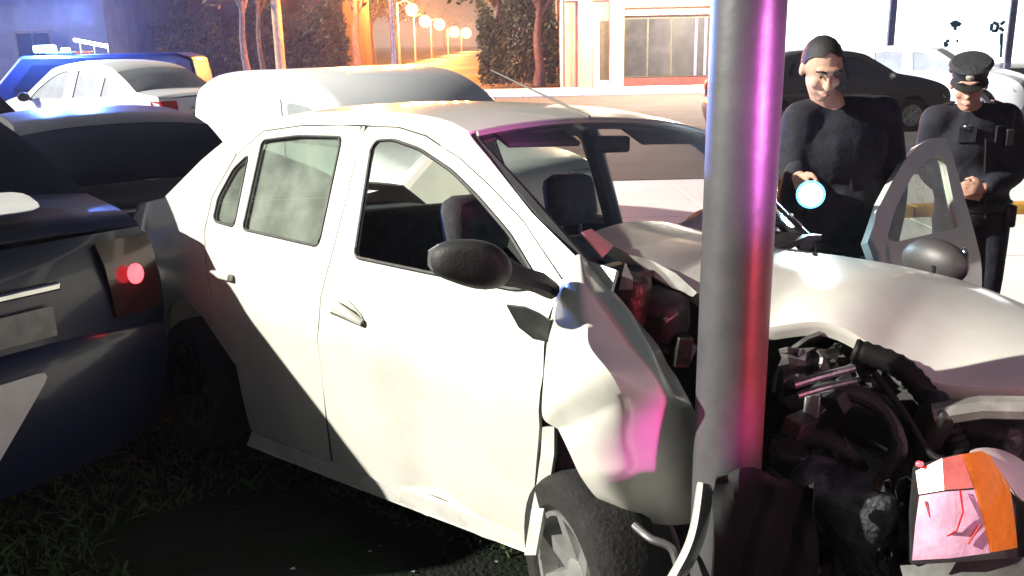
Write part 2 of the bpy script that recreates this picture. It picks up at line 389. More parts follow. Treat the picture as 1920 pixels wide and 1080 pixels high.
for k in range(2600):
    x = random.uniform(.24, 1.9); y = random.uniform(.6, 3.2); h = random.uniform(.03, .09); a = random.uniform(0, 6.28); dx, dy = math.cos(a)*.004, math.sin(a)*.004
    lx, ly = random.gauss(0, .02), random.gauss(0, .02)
    gb.add([(x-dx, y-dy, .105), (x+dx, y+dy, .105), (x + lx + dx*.5, y + ly, .11 + h*.7), (x + 2*lx, y + 2*ly, .11 + h)], [(0, 1, 2), (0, 2, 3)])
prop(gb.build('grass', mat('verge_grass', (.035, .06, .015), .8, var=.5, scale=9), smooth=False), 'short dark grass on the verge round the pole', 'grass', kind='stuff')

# ------------------------------------------------------------------ the steel pole
pt = at(1417, -260, 1.95); pm = at(1374, 640, 1.97)
d = (pm - pt)/(pm.z - pt.z); base = pm + d*(.10 - pm.z); top = pm + d*(5.2 - pm.z)
POLEM = mat('galvanised_pole', (.17, .17, .18), .38, .6, var=.3, scale=7, bump=.05, bscale=25)
pole = empty('steel_pole', base, label='thick grey steel pole the white saloon has wrapped itself round', cat='pole')
q = top - base
MB().tube([q*(k/14) for k in range(15)], [.081 - .012*k/14 for k in range(15)], 40).build('shaft', POLEM, pole)
MB().tube([(0, 0, 0), (0, 0, .03)], .15, 28).build('base_plate', STEEL, pole)
for k in range(4):
    a = math.pi/4 + k*math.pi/2
    MB().tube([(.12*math.cos(a), .12*math.sin(a), .02), (.12*math.cos(a), .12*math.sin(a), .065)], .014, 6).build('bolt', STEEL, pole)
MB().tube([q*.40, q*.40 + Vector((0, 0, .02))], .0795, 40).build('weld_band', STEEL, pole)

# ------------------------------------------------------------------ the crashed white saloon
LM = Matrix.Translation((.9245, 2.5133, .0983)) @ Matrix.Rotation(-.8099, 4, 'Z') @ Matrix.Rotation(-.0504, 4, 'Y') @ Matrix.Rotation(-.0767, 4, 'X')
LI = LM.inverted()
def cp(u, v, Y): return LI @ at(u, v, Y)
car = empty('crashed_saloon', label='white four-door saloon with its front wing crushed round the steel pole', cat='car'); car.matrix_world = LM
far = lambda x, z: Vector((x, ysd(x, z), z))
def squash(q):                              # the far front pillar has been pushed inboard
    k = max(0.0, min(1.0, (q.x + .95)/.6)); return Vector((q.x, q.y*(1 - .42*k) if q.y > 0 else q.y, q.z))
farq = lambda x, z: squash(far(x, z))
FDOOR = [(-.522, .245), (-.496, .303), (-.453, .453), (-.402, .629), (-.377, .786), (-.385, .93), (-.365, 1.03), (-.56, 1.17), (-.74, 1.262), (-.905, 1.337), (-1.10, 1.402), (-1.27, 1.43), (-1.448, 1.434), (-1.457, 1.42), (-1.44, 1.0), (-1.466, .75), (-1.50, .55), (-1.55, .38), (-1.612, .175)]
RDOOR = [(-1.618, .174), (-1.556, .38), (-1.506, .55), (-1.472, .75), (-1.446, 1.0), (-1.463, 1.42), (-1.472, 1.436), (-1.9, 1.437), (-2.19, 1.415), (-2.36, 1.315), (-2.47, 1.14), (-2.45, 1.0), (-2.34, .80), (-2.235, .60), (-2.235, .45), (-2.265, .30), (-2.30, .125)]
FW = rounded(FWIN, .03); RW = rounded(RWIN, .03); QW = rounded(QWIN, .025)
def inner(fm, dy): return lambda x, z: fm(x, z) + Vector((0, dy, 0))
def door_set(fm, sgn, parent, gl=None):
    gl = gl or GLASSD
    rd = panel('rear_door', RDOOR, [RW, QW], fm, WHITE, parent, .05)
    panel('window_glass', RW, [], inner(fm, sgn*.012), gl, rd, .15, .004)
    panel('quarter_glass', QW, [], inner(fm, sgn*.012), gl, rd, .15, .004)
    for nm, w in (('window_seal', RW), ('quarter_seal', QW)):
        MB().tube([fm(*p) - Vector((0, sgn*.007, 0)) for p in w + w[:1]], .0055, 6, cap=False).build(nm, PLASTIC, rd)
    low = [p for p in RDOOR if p[1] < 1.02] + [(-2.42, 1.0), (-1.45, 1.0)]
    panel('door_trim', [(-1.50, .30), (-1.48, .98), (-2.40, 1.0), (-2.22, .55), (-2.19, .30)], [], inner(fm, sgn*.06), TRIM, rd, .12, .02)
    return rd
# near side (the side struck)
rd = door_set(near, 1, car)
hb = MB()
MB().box(near(-2.2, .84) + Vector((0, -.02, 0)), (.17, .03, .028)).build('handle', WHITE, rd, bevel=.008)
dent = lambda x, z: near(x, z) + Vector((0, .022*math.exp(-((x + 1.0)/.13)**2)*max(0, min(1, (.80 - z)/.25)) - .006*math.sin(x*9 + z*3)*max(0, min(1, (.75 - z)/.3)), 0))
fd = panel('front_door', FDOOR, [FW], dent, WHITE, car, .05)
panel('door_trim', [(-1.44, .30), (-1.42, .98), (-.42, .97), (-.42, .60), (-.48, .30)], [], inner(near, .06), TRIM, fd, .12, .02)
MB().tube([near(*p) - Vector((0, .007, 0)) for p in FW + FW[:1]], .0065, 6, cap=False).build('window_seal', PLASTIC, fd)
MB().tube([near(*p) - Vector((0, .004, 0)) for p in [(-1.466, .98), (-1.469, .75), (-1.503, .55), (-1.553, .38), (-1.615, .175)]], .003, 5).build('door_gap_seal', PLASTIC, car)
# pull handle with its recess
hx = [(-1.39, .845), (-1.35, .868), (-1.28, .862), (-1.20, .82), (-1.185, .785), (-1.30, .795), (-1.385, .805)]
panel('handle_recess', rounded(hx, .02), [], inner(near, -.009), mat('recess_painted_shade', (.42, .42, .38), .5), fd, .05, .004)  # shade inside the recess is put into its grey colour
MB().tube([near(-1.375, .838) + Vector((0, -.012, 0)), near(-1.33, .842) + Vector((0, -.034, 0)), near(-1.25, .826) + Vector((0, -.036, 0)), near(-1.195, .80) + Vector((0, -.014, 0))], [.012, .016, .016, .011], 10).build('handle', WHITE, fd)
MB().tube([near(-1.385, .806) + Vector((0, -.011, 0)), near(-1.19, .788) + Vector((0, -.011, 0))], .004, 6).build('handle_shade_strip', PLASTIC, fd)  # black strip stands in for the shade under the handle
# frame round the doors, sill, quarter panel
tops = [(-.20, 1.075), (-.34, 1.095), (-.536, 1.196), (-.768, 1.338), (-.902, 1.416), (-1.05, 1.455), (-1.3, 1.48), (-1.7, 1.49), (-2.1, 1.475), (-2.4, 1.42), (-2.52, 1.37)]
low = [(-2.40, 1.335), (-2.363, 1.319), (-2.193, 1.419), (-1.9, 1.441), (-1.48, 1.441), (-1.40, 1.436), (-1.27, 1.434), (-1.10, 1.406), (-.905, 1.341), (-.74, 1.266), (-.56, 1.174), (-.36, 1.034), (-.20, 1.0)]
frame = tops + low
panel('roof_side_frame', frame, [], near, WHITE, car, .04)
QP = [(-2.243, .45), (-2.245, .60), (-2.35, .80), (-2.46, 1.0), (-2.48, 1.14), (-2.372, 1.318), (-2.40, 1.335), (-2.52, 1.37), (-2.70, 1.285), (-2.9, 1.17), (-3.02, 1.10), (-3.22, 1.07), (-3.36, 1.04), (-3.42, .98), (-3.44, .62), (-3.46, .36), (-3.42, .22), (-3.0, .22)] + list(reversed(arch(-2.63, .375, .25)))[:-5]
panel('quarter_panel', QP, [], near, WHITE, car, .06)
panel('sill', [(-.515, .240), (-1.615, .168), (-2.295, .118), (-2.36, .035), (-1.63, .088), (-.54, .178)], [], inner(near, .002), mat('sill_paint', (.66, .65, .60), .45, var=.25, scale=6), car, .07, .02)
# far side (mirrored): rear door, frame, quarter panel
frd = door_set(far, -1, car, GLASS)
panel('roof_side_frame', [p for p in frame if p[0] < -.3], [], farq, WHITE, car, .06)
panel('quarter_panel', QP, [], far, WHITE, car, .08)
panel('sill', [(-.43, .275), (-2.205, .275), (-2.25, .16), (-.474, .205)], [], far, WHITE, car, .09)
for fm, s in ((near, 1), (far, -1)):      # centre and front pillars inside
    MB().tube([fm(-1.47, .3) + Vector((0, s*.05, 0)), fm(-1.46, .98) + Vector((0, s*.045, 0)), fm(-1.49, 1.43) + Vector((0, s*.03, 0))], [.05, .042, .036], 8).build('centre_pillar', TRIM, car)
    MB().tube([squash(fm(-.30, 1.06)) + Vector((0, s*.03, -.03)), squash(fm(-.6, 1.22)) + Vector((0, s*.03, 0)), fm(-.93, 1.40) + Vector((0, s*.03, 0))], [.035, .028, .028], 8).build('front_pillar_trim', TRIM, car)
skin('roof', 'roof', WHITE, car, ns=16, nt=20)
skin('headliner', 'roof', HEADL, car, drop=.035, inset=.03, nt=14)
skin('rear_window', 'rear_window', GLASS, car, t0=-.92, t1=.92, solid=.004)
skin('trunk_lid', 'trunk_lid', WHITE, car)
skin('rear_panel', 'rear_panel', WHITE, car)
skin('rear_bumper', 'rear_bumper', WHITE, car)
skin('windshield', 'windshield', glassmat('windscreen_glass', (.97, .98, .97)), car, t0=-.97, t1=.97, solid=.004, warp=squash)
MB().tube([Vector((-.902 + .05*(1 - abs(t)**2.4)*.5 - .0, t*ysd(-.902, 1.416), 1.416 + .052*(1 - abs(t)**2.4)*.9)) + Vector((.014, 0, -.004)) for t in [-.97 + 1.94*k/20 for k in range(21)]], .009, 6).build('windscreen_seal', mat('bright_trim', (.6, .6, .58), .3, .4), car)
aw = [cp(1105, 219, 3.15), cp(1010, 174, 3.30), cp(920, 131, 3.45)]
MB().tube(aw, [.006, .004, .0025], 7).build('antenna', mat('antenna_rubber', (.16, .15, .14), .6), car)
# cabin
MB().box((-1.35, 0, .24), (2.5, 1.40, .06)).build('cabin_floor', TRIM, car)
def seat(y, x0=-1.02, w=.50, dz=0.0):
    s = MB().box((x0, y, .44), (.50, w, .16)).build('seat', FABRIC, car, bevel=.05)
    bk = crv([(x0 - .24, .48 + dz), (x0 - .33, .72 + dz), (x0 - .42, .98 + dz)], 6); v = []; n = 9
    for i, p in enumerate(bk):
        ww = w*(.5 - .06*(i/6)**2)
        for k in range(n):
            a = 2*math.pi*k/n + .35; v.append((p.x + .07*math.cos(a), y + ww*max(-1, min(1, 1.25*math.sin(a))), p.y))
    MB().add(v, [(i*n + k, i*n + (k+1) % n, (i+1)*n + (k+1) % n, (i+1)*n + k) for i in range(6) for k in range(n)] + [tuple(range(n)), tuple(range(6*n, 7*n))]).build('backrest', FABRIC, car, sub=1)
    MB().box((x0 - .43, y, 1.13 + dz), (.11, .27, .22), Matrix.Rotation(-.2, 3, 'Y')).build('headrest', FABRIC, car, bevel=.05)
    for dy in (-.06, .06): MB().tube([(x0 - .42, y + dy, .95 + dz), (x0 - .43, y + dy, 1.06 + dz)], .008, 6).build('headrest_post', STEEL, car)
seat(-.37, -.74, .5, -.04); seat(.37, -.96)
MB().box((-2.12, 0, .48), (.52, 1.30, .18)).build('rear_seat', FABRIC, car, bevel=.05)
MB().box((-2.46, 0, .78), (.16, 1.28, .52), Matrix.Rotation(-.3, 3, 'Y')).build('rear_backrest', FABRIC, car, bevel=.05)
MB().box((-2.78, 0, 1.0), (.50, 1.25, .03)).build('parcel_shelf', TRIM, car)
ds = crv([(-.28, 1.03), (-.45, 1.03), (-.58, .99), (-.64, .90), (-.60, .72), (-.52, .55)], 12); v = []; n = 12
for p in ds:
    for k in range(n + 1):
        y = -.70 + 1.16*k/n; v.append((p.x + .02*math.cos(y*3), y, p.y + .03*math.exp(-((y - .37)/.16)**2)))
mk('dashboard', v, [(i*(n+1) + k, i*(n+1) + k + 1, (i+1)*(n+1) + k + 1, (i+1)*(n+1) + k) for i in range(12) for k in range(n)], TRIM, car, solid=.02)
tor = MB(); tm = Matrix.Translation((-.76, .30, .90)) @ Matrix.Rotation(-1.15, 4, 'Y')
tor.lathe([(.18 + .014*math.cos(a), .014*math.sin(a)) for a in [2*math.pi*k/8 for k in range(9)]], tm, 30)
for a in (0, 2.3, 4.0): tor.tube([tm @ Vector((0, 0, 0)), tm @ Vector((.18*math.cos(a), .18*math.sin(a), 0))], .014, 6)
tor.build('steering_wheel', PLASTIC, car)
ab = MB()
for p, r in (((-.56, .28, 1.08), (.13, .18, .08)), ((-.52, .40, 1.06), (.10, .10, .06)), ((-.60, .14, 1.05), (.09, .10, .06))): ab.ball(p, r)
o = ab.build('burst_airbag', mat('airbag_painted_pink', (.74, .62, .74), .85, var=.25, scale=12, bump=.5, bscale=25), car)  # pink light on the white bag is put into its colour
rm = o.modifiers.new('r', 'REMESH'); rm.mode = 'VOXEL'; rm.voxel_size = .014
MB().box((-.86, .0, 1.375), (.03, .20, .06)).build('rear_view_mirror', PLASTIC, car, bevel=.012)
for s in (-1, 1): MB().box((-.90, s*.34, 1.405), (.12, .34, .02), Matrix.Rotation(.5, 3, 'Y')).build('sun_visor', HEADL, car, bevel=.008)
# door mirror, hanging folded against the door
mr = MB()
outl = [(800, 500), (800, 466), (835, 448), (890, 446), (930, 456), (952, 476), (964, 500), (958, 528), (930, 545), (890, 544), (850, 530), (812, 516)]
rings = []
for sc, dep in ((.55, 2.02), (.86, 2.03), (1.0, 2.07), (1.0, 2.13), (.86, 2.18), (.5, 2.20)):
    rings.append([cp(882 + (u - 882)*sc, 497 + (v_ - 497)*sc, dep) for u, v_ in outl])
n = len(outl)
mr.add([p for r in rings for p in r], [(i*n + k, i*n + (k+1) % n, (i+1)*n + (k+1) % n, (i+1)*n + k) for i in range(5) for k in range(n)] + [tuple(range(n)), tuple(range(5*n, 6*n))])
mo = mr.build('door_mirror', mat('mirror_shell', (.022, .022, .021), .6, var=.3, scale=14, bump=.1, bscale=120), fd, sub=1)
MB().tube([cp(940, 505, 2.13), cp(975, 520, 2.16), cp(1010, 530, 2.20), cp(1035, 545, 2.24)], [.036, .028, .028, .024], 10).build('mirror_arm', PLASTIC, mo)
g = [(802, 497), (803, 470), (822, 458), (834, 466), (828, 488), (812, 508)]
mk('mirror_glass', [cp(u, v_, 2.055) for u, v_ in g], [tuple(range(6))], mat('mirror_glass', (.85, .87, .9), .25, .2), mo, solid=.006)
# grey wedge on the door below the mirror
tr = [(950, 572), (985, 576), (1012, 588), (1036, 604), (1027, 640), (1000, 634), (972, 612)]
mk('door_grey_wedge', [cp(u, v_, 2.235 - .02*(i in (1, 2, 5))) for i, (u, v_) in enumerate(tr)], [tuple(range(7))], mat('grey_wedge', (.13, .145, .14), .45, var=.4, scale=20), fd, solid=.012)

# the crushed wing: rows from the windscreen corner down to the wheel, torn edge towards the pole
rows = [[(1079, 484, 2.30), (1084, 478, 2.28), (1089, 480, 2.28), (1096, 488, 2.31), (1100, 494, 2.35)],
 [(1046, 545, 2.26), (1064, 540, 2.18), (1092, 530, 2.15), (1132, 530, 2.25), (1140, 538, 2.32)],
 [(1030, 620, 2.24), (1056, 622, 2.11), (1100, 608, 2.04), (1185, 590, 2.18), (1198, 604, 2.26)],
 [(1022, 700, 2.22), (1054, 690, 2.07), (1104, 650, 1.97), (1215, 650, 2.13), (1236, 662, 2.22)],
 [(1016, 785, 2.21), (1056, 745, 2.05), (1142, 694, 1.90), (1240, 702, 2.06), (1264, 706, 2.16)],
 [(1048, 803, 2.16), (1082, 792, 2.05), (1172, 746, 1.93), (1262, 748, 2.03), (1284, 742, 2.12)],
 [(1066, 840, 2.10), (1100, 832, 2.03), (1176, 818, 1.98), (1284, 800, 2.06), (1307, 790, 2.10)],
 [(1088, 890, 2.08), (1124, 888, 2.02), (1195, 880, 2.00), (1300, 862, 2.08), (1329, 852, 2.06)],
 [(1118, 932, 2.08), (1160, 944, 2.04), (1228, 946, 2.04), (1310, 925, 2.10), (1336, 912, 2.04)],
 [(1170, 962, 2.10), (1200, 974, 2.08), (1250, 984, 2.09), (1304, 980, 2.13), (1330, 968, 2.06)]]
nc = 5
rw = random.Random(21); fine = []
for i in range(2*len(rows) - 1):
    a, b = rows[i//2], rows[min(i//2 + i % 2, len(rows)-1)]; rr_ = [tuple((p + q)/2 for p, q in zip(x, y)) for x, y in zip(a, b)]; row = []
    for j in range(2*nc - 1):
        p, q = rr_[j//2], rr_[min(j//2 + j % 2, nc-1)]; m_ = [(x + y)/2 for x, y in zip(p, q)]
        if 0 < i < 2*len(rows) - 2 and 0 < j < 2*nc - 2: m_[2] += rw.uniform(-1, 1)*(.002 if i < 8 else .007)*(1 if j > 1 else .4); m_[0] += rw.uniform(-3, 3)
        elif j == 2*nc - 2: m_[0] += rw.uniform(-5, 5)
        row.append(tuple(m_))
    fine.append(row)
rows = fine; nc = 2*nc - 1
wing = mk('crushed_wing', [cp(*p) for r in rows for p in r], [(i*nc + j, i*nc + j + 1, (i+1)*nc + j + 1, (i+1)*nc + j) for i in range(len(rows)-1) for j in range(nc-1)], WHITE, car, sub=2, solid=.006)
cr = wing.data.attributes.new('crease_edge', 'FLOAT', 'EDGE')
sharp = {(i*nc + 4, (i+1)*nc + 4) for i in range(4, 10)} | {(i*nc + 6, (i+1)*nc + 6) for i in range(2, 18)} | {(10*nc + j, 10*nc + j + 1) for j in range(0, 7)} | {(14*nc + j, 14*nc + j + 1) for j in range(2, 7)}
sharp |= {(i*nc + j, (i+1)*nc + j + 1) for i in range(10, 17) for j in range(1, 7)} | {(i*nc + 3, (i+1)*nc + 3) for i in range(11, 16)}
for e in wing.data.edges:
    k = tuple(sorted(e.vertices)); cr.data[e.index].value = .85 if k in sharp else 0
# torn lower lip of the wing and bumper end
lip = [(1335, 905, 1.86), (1330, 950, 1.85), (1322, 1000, 1.84), (1305, 1045, 1.83), (1280, 1085, 1.82), (1262, 1120, 1.80)]
v = []
for u, v_, y in lip: v += [cp(u - 26, v_ - 6, y + .05), cp(u - 20, v_ + 2, y - .02), cp(u + 2, v_, y + .06)]
mk('torn_bumper_end', v, [(i*3 + j, i*3 + j + 1, (i+1)*3 + j + 1, (i+1)*3 + j) for i in range(5) for j in range(2)], WHITE, car, sub=2, solid=.006)
# folded front door edge and jamb strip seen between door and wing
v = []
for u, v_ in ((1032, 800), (1030, 850), (1024, 900), (1014, 960), (1003, 1040)):
    v += [cp(u - 14 + (900 - v_)*.02, v_, 2.30), cp(u + 12 - abs(v_ - 850)*.04, v_, 2.26)]
mk('door_jamb', v, [(i*2, i*2 + 1, i*2 + 3, i*2 + 2) for i in range(4)], mat('jamb_paint', (.55, .56, .50), .45, var=.3, scale=12), car, solid=.012)

# bonnet, buckled up over the pole
ne = [(1112, 436, 2.62), (1150, 464, 2.56), (1225, 496, 2.50), (1300, 545, 2.42), (1372, 588, 2.36), (1445, 614, 2.30), (1490, 606, 2.26), (1545, 600, 2.22), (1600, 622, 2.18), (1660, 668, 2.14), (1722, 712, 2.08), (1790, 728, 2.04), (1920, 724, 1.98), (2060, 730, 1.92)]
fe = [(1345, 452, 3.10), (1380, 455, 3.08), (1420, 459, 3.06), (1455, 463, 3.03), (1500, 470, 3.00), (1560, 478, 2.96), (1620, 487, 2.92), (1690, 499, 2.88), (1740, 510, 2.84), (1790, 522, 2.80), (1840, 538, 2.74), (1890, 558, 2.68), (1990, 598, 2.60), (2120, 650, 2.50)]
N = 7; v = []
for (a, b, c), (a2, b2, c2) in zip(ne, fe):
    P, Q = at(a, b, c), at(a2, b2, c2)
    v.append(LI @ (P + Vector((.01, .03, -.045)))); 
    for j in range(N + 1):
        t = j/N; p = P.lerp(Q, t); p.z += .055*math.sin(math.pi*min(1, t*1.0))**.8*(1 - .2*t); v.append(LI @ p)
    v.append(LI @ (Q + Vector((0, .02, -.05))))
K = N + 3
bon = mk('buckled_bonnet', v, [(i*K + j, i*K + j + 1, (i+1)*K + j + 1, (i+1)*K + j) for i in range(len(ne)-1) for j in range(K-1)], WHITE, car, sub=2, solid=.005)
cr = bon.data.attributes.new('crease_edge', 'FLOAT', 'EDGE')
for e in bon.data.edges:
    a, b = sorted(e.vertices); cr.data[e.index].value = .9 if (b - a == K and a % K in (1, N + 1)) else (.5 if (b - a == 1 and a//K in (3, 5, 9)) else 0)
mk('bonnet_corner_flap', [cp(1090, 436, 2.50), cp(1108, 430, 2.55), cp(1150, 462, 2.52), cp(1130, 483, 2.46)], [(0, 1, 2, 3)], WHITE, car, solid=.006)
mk('bonnet_inner_frame', [cp(*p) for p in [(1180, 478, 2.50), (1215, 484, 2.48), (1268, 512, 2.44), (1308, 548, 2.40), (1300, 556, 2.40), (1262, 540, 2.44), (1225, 518, 2.48)]], [tuple(range(7))], mat('inner_panel_paint', (.50, .50, .46), .5, var=.4, scale=15), car, solid=.008)
for k, (u, v_) in enumerate(((1525, 492), (1746, 515))):
    MB().tube([at(u, v_, 2.86) + Vector((0, 0, -.03)), at(u, v_, 2.86) + Vector((0, -.01, .03))], .009, 8).build('washer_jet', PLASTIC).matrix_world = Matrix()
for o in [o for o in C.objects if o.name.startswith('washer_jet')]:
    o.parent = car; o.matrix_parent_inverse = LI
# engine bay: firewall, block, hoses, liner, radiator, all greasy dark
mk('firewall', [cp(1075, 470, 2.60), cp(1330, 560, 2.75), cp(1560, 560, 3.05), cp(1560, 1000, 3.0), cp(1330, 1080, 2.65), cp(1075, 1000, 2.5)], [tuple(range(6))], PLASTIC, car, solid=.02)
MB().box((.30, .10, .52), (.62, .62, .42)).build('engine_block', DARKMETAL, car, bevel=.04)
MB().box((.22, -.02, .76), (.40, .42, .10)).build('engine_cover', PLASTIC, car, bevel=.03)
for k in range(5): MB().box((.06 + k*.085, -.02, .818), (.03, .36, .02)).build('cover_rib', PLASTIC, car, bevel=.006)
v = []; ns = 12
for k in range(ns + 1):
    a = math.pi*k/ns; u = 1578 - 128*math.cos(a); v_ = 735 - 118*math.sin(a)
    v += [cp(u, v_, 2.24), cp(u + 8, v_ + 10, 2.34), cp(u + 14, v_ + 22, 2.52)]
mk('wheel_arch_liner', v, [(i*3 + j, i*3 + j + 1, (i+1)*3 + j + 1, (i+1)*3 + j) for i in range(ns) for j in range(2)], mat('liner_plastic', (.10, .10, .10), .38, var=.5, scale=9, bump=.4, bscale=30), car, solid=.01)
BLACKLINER = mat('torn_black_liner', (.006, .006, .006), .6, var=.4, scale=18, spec=.25)  # near-black base colour for hoses, loom, shroud and undertray
def pipe(name, pts, r, m, rib=0):
    P = crv([cp(*p) for p in pts], 40 if rib else 20); rr = [r*(1 + (.13 if rib and i % 2 else 0)) for i in range(len(P))]
    return MB().tube(P, rr, 10).build(name, m, car)
pipe('air_hose', [(1600, 655, 2.15), (1690, 690, 2.10), (1750, 760, 2.04), (1790, 830, 1.98), (1800, 880, 1.95)], .027, BLACKLINER, 1)
pipe('coolant_hose', [(1480, 760, 2.15), (1560, 730, 2.10), (1650, 760, 2.05), (1690, 830, 2.0), (1660, 900, 1.98)], .022, PLASTIC)
pipe('coolant_hose', [(1450, 830, 2.1), (1530, 820, 2.06), (1600, 860, 2.03), (1640, 940, 2.0)], .02, RUBBER)
pipe('metal_pipe', [(1488, 722, 2.05), (1540, 706, 2.07), (1600, 690, 2.1)], .010, STEEL)
pipe('metal_pipe', [(1495, 742, 2.04), (1550, 726, 2.06), (1612, 712, 2.1)], .008, STEEL)
pipe('wiring_loom', [(1640, 700, 2.06), (1700, 780, 2.0), (1745, 850, 1.94), (1790, 868, 1.90)], .009, BLACKLINER)
pipe('wiring_loom', [(1440, 880, 2.05), (1500, 930, 2.0), (1560, 1000, 1.96), (1600, 1090, 1.93)], .010, BLACKLINER)
pipe('brake_hose', [(1190, 985, 2.0), (1220, 1010, 1.95), (1260, 1030, 1.93), (1275, 1090, 1.9)], .010, STEEL)
def lump(name, u, v_, Y, d, m, rot=(0, 0, 0), bev=.015):
    from mathutils import Euler
    return MB().box(cp(u, v_, Y), d, Euler(rot).to_matrix()).build(name, m, car, bevel=bev)
def crumple(name, u0, u1, v0, v1, Y, m, seed, amp=.02, n=7, slope=0.0):
    r9 = random.Random(seed); v = [cp(u0 + (u1 - u0)*i/n + r9.uniform(-.4, .4)*(u1 - u0)/n, v0 + (v1 - v0)*j/n + r9.uniform(-.4, .4)*(v1 - v0)/n, Y + slope*i/n + r9.uniform(-amp, amp)) for i in range(n + 1) for j in range(n + 1)]
    return mk(name, v, [(i*(n+1) + j, i*(n+1) + j + 1, (i+1)*(n+1) + j + 1, (i+1)*(n+1) + j) for i in range(n) for j in range(n)], m, car, solid=.003, sharp=18)
INW = mat('scuffed_inner_wing', (.20, .20, .19), .42, .3, var=.6, scale=14)
crumple('inner_wing', 1465, 1570, 652, 724, 2.20, INW, 1, .03)
crumple('inner_wing', 1560, 1680, 640, 706, 2.26, INW, 2, .03)
crumple('torn_sheet_metal', 1500, 1590, 1000, 1085, 1.98, DARKMETAL, 3, .03)
crumple('torn_sheet_metal', 1640, 1710, 900, 1050, 1.95, DARKMETAL, 4, .03)
crumple('torn_sheet_metal', 1150, 1225, 600, 680, 2.46, DARKMETAL, 6, .03)
crumple('radiator_shroud', 1700, 1800, 790, 850, 2.02, BLACKLINER, 8, .03)
lump('battery', 1600, 790, 2.22, (.20, .16, .17), mat('battery_case', (.05, .05, .055), .4, var=.5, scale=20), (.2, .1, .5))
lump('gearbox_case', 1590, 925, 2.06, (.26, .22, .20), mat('cast_alloy', (.16, .17, .185), .48, .5, var=.65, scale=22, bump=.8, bscale=26), (.3, .2, .2), .05)
lump('headlight_bracket', 1745, 800, 2.0, (.05, .10, .16), DARKMETAL, (.4, .2, .8))
lump('bracket', 1480, 870, 2.12, (.10, .06, .12), DARKMETAL, (.5, .1, .3))
lump('fuse_box', 1540, 850, 2.14, (.14, .10, .09), PLASTIC, (.1, .3, .4))
lump('strut_mount', 1180, 565, 2.40, (.10, .10, .16), DARKMETAL, (.1, .2, .3), .03)
lump('wiper_motor', 1240, 590, 2.44, (.14, .12, .14), PLASTIC, (.4, .2, .1), .03)
for k in range(26):
    u = random.uniform(1450, 1720); v_ = random.uniform(720, 1075); s = random.uniform(.015, .05)
    lump('engine_fitting', u, v_, random.uniform(2.04, 2.22), (s, s*random.uniform(.5, 1.6), s*random.uniform(.6, 2)), random.choice([DARKMETAL, PLASTIC, STEEL, DARKMETAL, PLASTIC]), (random.random()*2, random.random()*2, random.random()*2), .004)
for k in range(12):
    u = random.uniform(1140, 1300); v_ = random.uniform(520, 690); s = random.uniform(.015, .045)
    lump('engine_fitting', u, v_, random.uniform(2.36, 2.5), (s, s*random.uniform(.5, 2.6), s*random.uniform(.6, 2)), random.choice([DARKMETAL, PLASTIC, STEEL, PLASTIC]), (random.random()*2, random.random()*2, random.random()*2), .004)
mk('metal_shard', [cp(1172, 492, 2.34), cp(1186, 520, 2.33), cp(1186, 542, 2.33), cp(1160, 544, 2.34)], [(0, 1, 2, 3)], STEEL, car, solid=.006)
BLACKLINER = mat('torn_black_liner', (.006, .006, .006), .6, var=.4, scale=18, spec=.25)
rr = random.Random(5); v = []
for i in range(9):
    for j in range(9):
        v.append(cp(1338 + i*24 + rr.uniform(-6, 6), 868 + j*33 + (14 if i % 2 else 0) + rr.uniform(-8, 8) + (30*abs(i - 3.0)/4 if j == 0 else 0), 1.80 + .012*i + .03*math.sin(i*1.9 + j*.8) + rr.uniform(-.012, .012)))
mk('torn_undertray', v, [(i*9 + j, i*9 + j + 1, (i+1)*9 + j + 1, (i+1)*9 + j) for i in range(8) for j in range(8)], BLACKLINER, car, sub=1, solid=.005)
mk('radiator', [cp(1700, 760, 2.3), cp(1930, 770, 2.12), cp(1930, 1010, 2.05), cp(1690, 1080, 2.15)], [(0, 1, 2, 3)], DARKMETAL, car, solid=.04)
MB().tube([cp(1752, 778, 1.97), cp(1840, 764, 1.93), cp(1960, 766, 1.88)], .028, 8).build('front_crossmember', mat('crossmember', (.26, .25, .23), .5, .3, var=.5, scale=12), car)
# near front wheel, knocked askew
fwc = cp(1112, 1078, 2.17)
wheel('wheel', car, fwc, r=.29, w=.18, steer=R_(-22), camber=R_(4), out=-1)
MB().lathe([(.01, 0), (.12, 0), (.12, .012), (.01, .012)], Matrix.Translation(cp(1215, 1040, 2.12)) @ Matrix.Rotation(1.2, 4, 'Y'), 28).build('brake_disc', STEEL, car)
wheel('wheel', car, (0, .73, .42), out=1)
wheel('wheel', car, (-2.63, -.73, .285), out=-1, hub=DARKMETAL); wheel('wheel', car, (-2.63, .73, .44), out=1)  # dark hub stands in for the shade on the near rear wheel
mk('wheel_housing', [(-2.2, -.50, .2), (-2.2, -.50, .8), (-3.1, -.50, .8), (-3.1, -.50, .2)], [(0, 1, 2, 3)], PLASTIC, car, solid=.01)
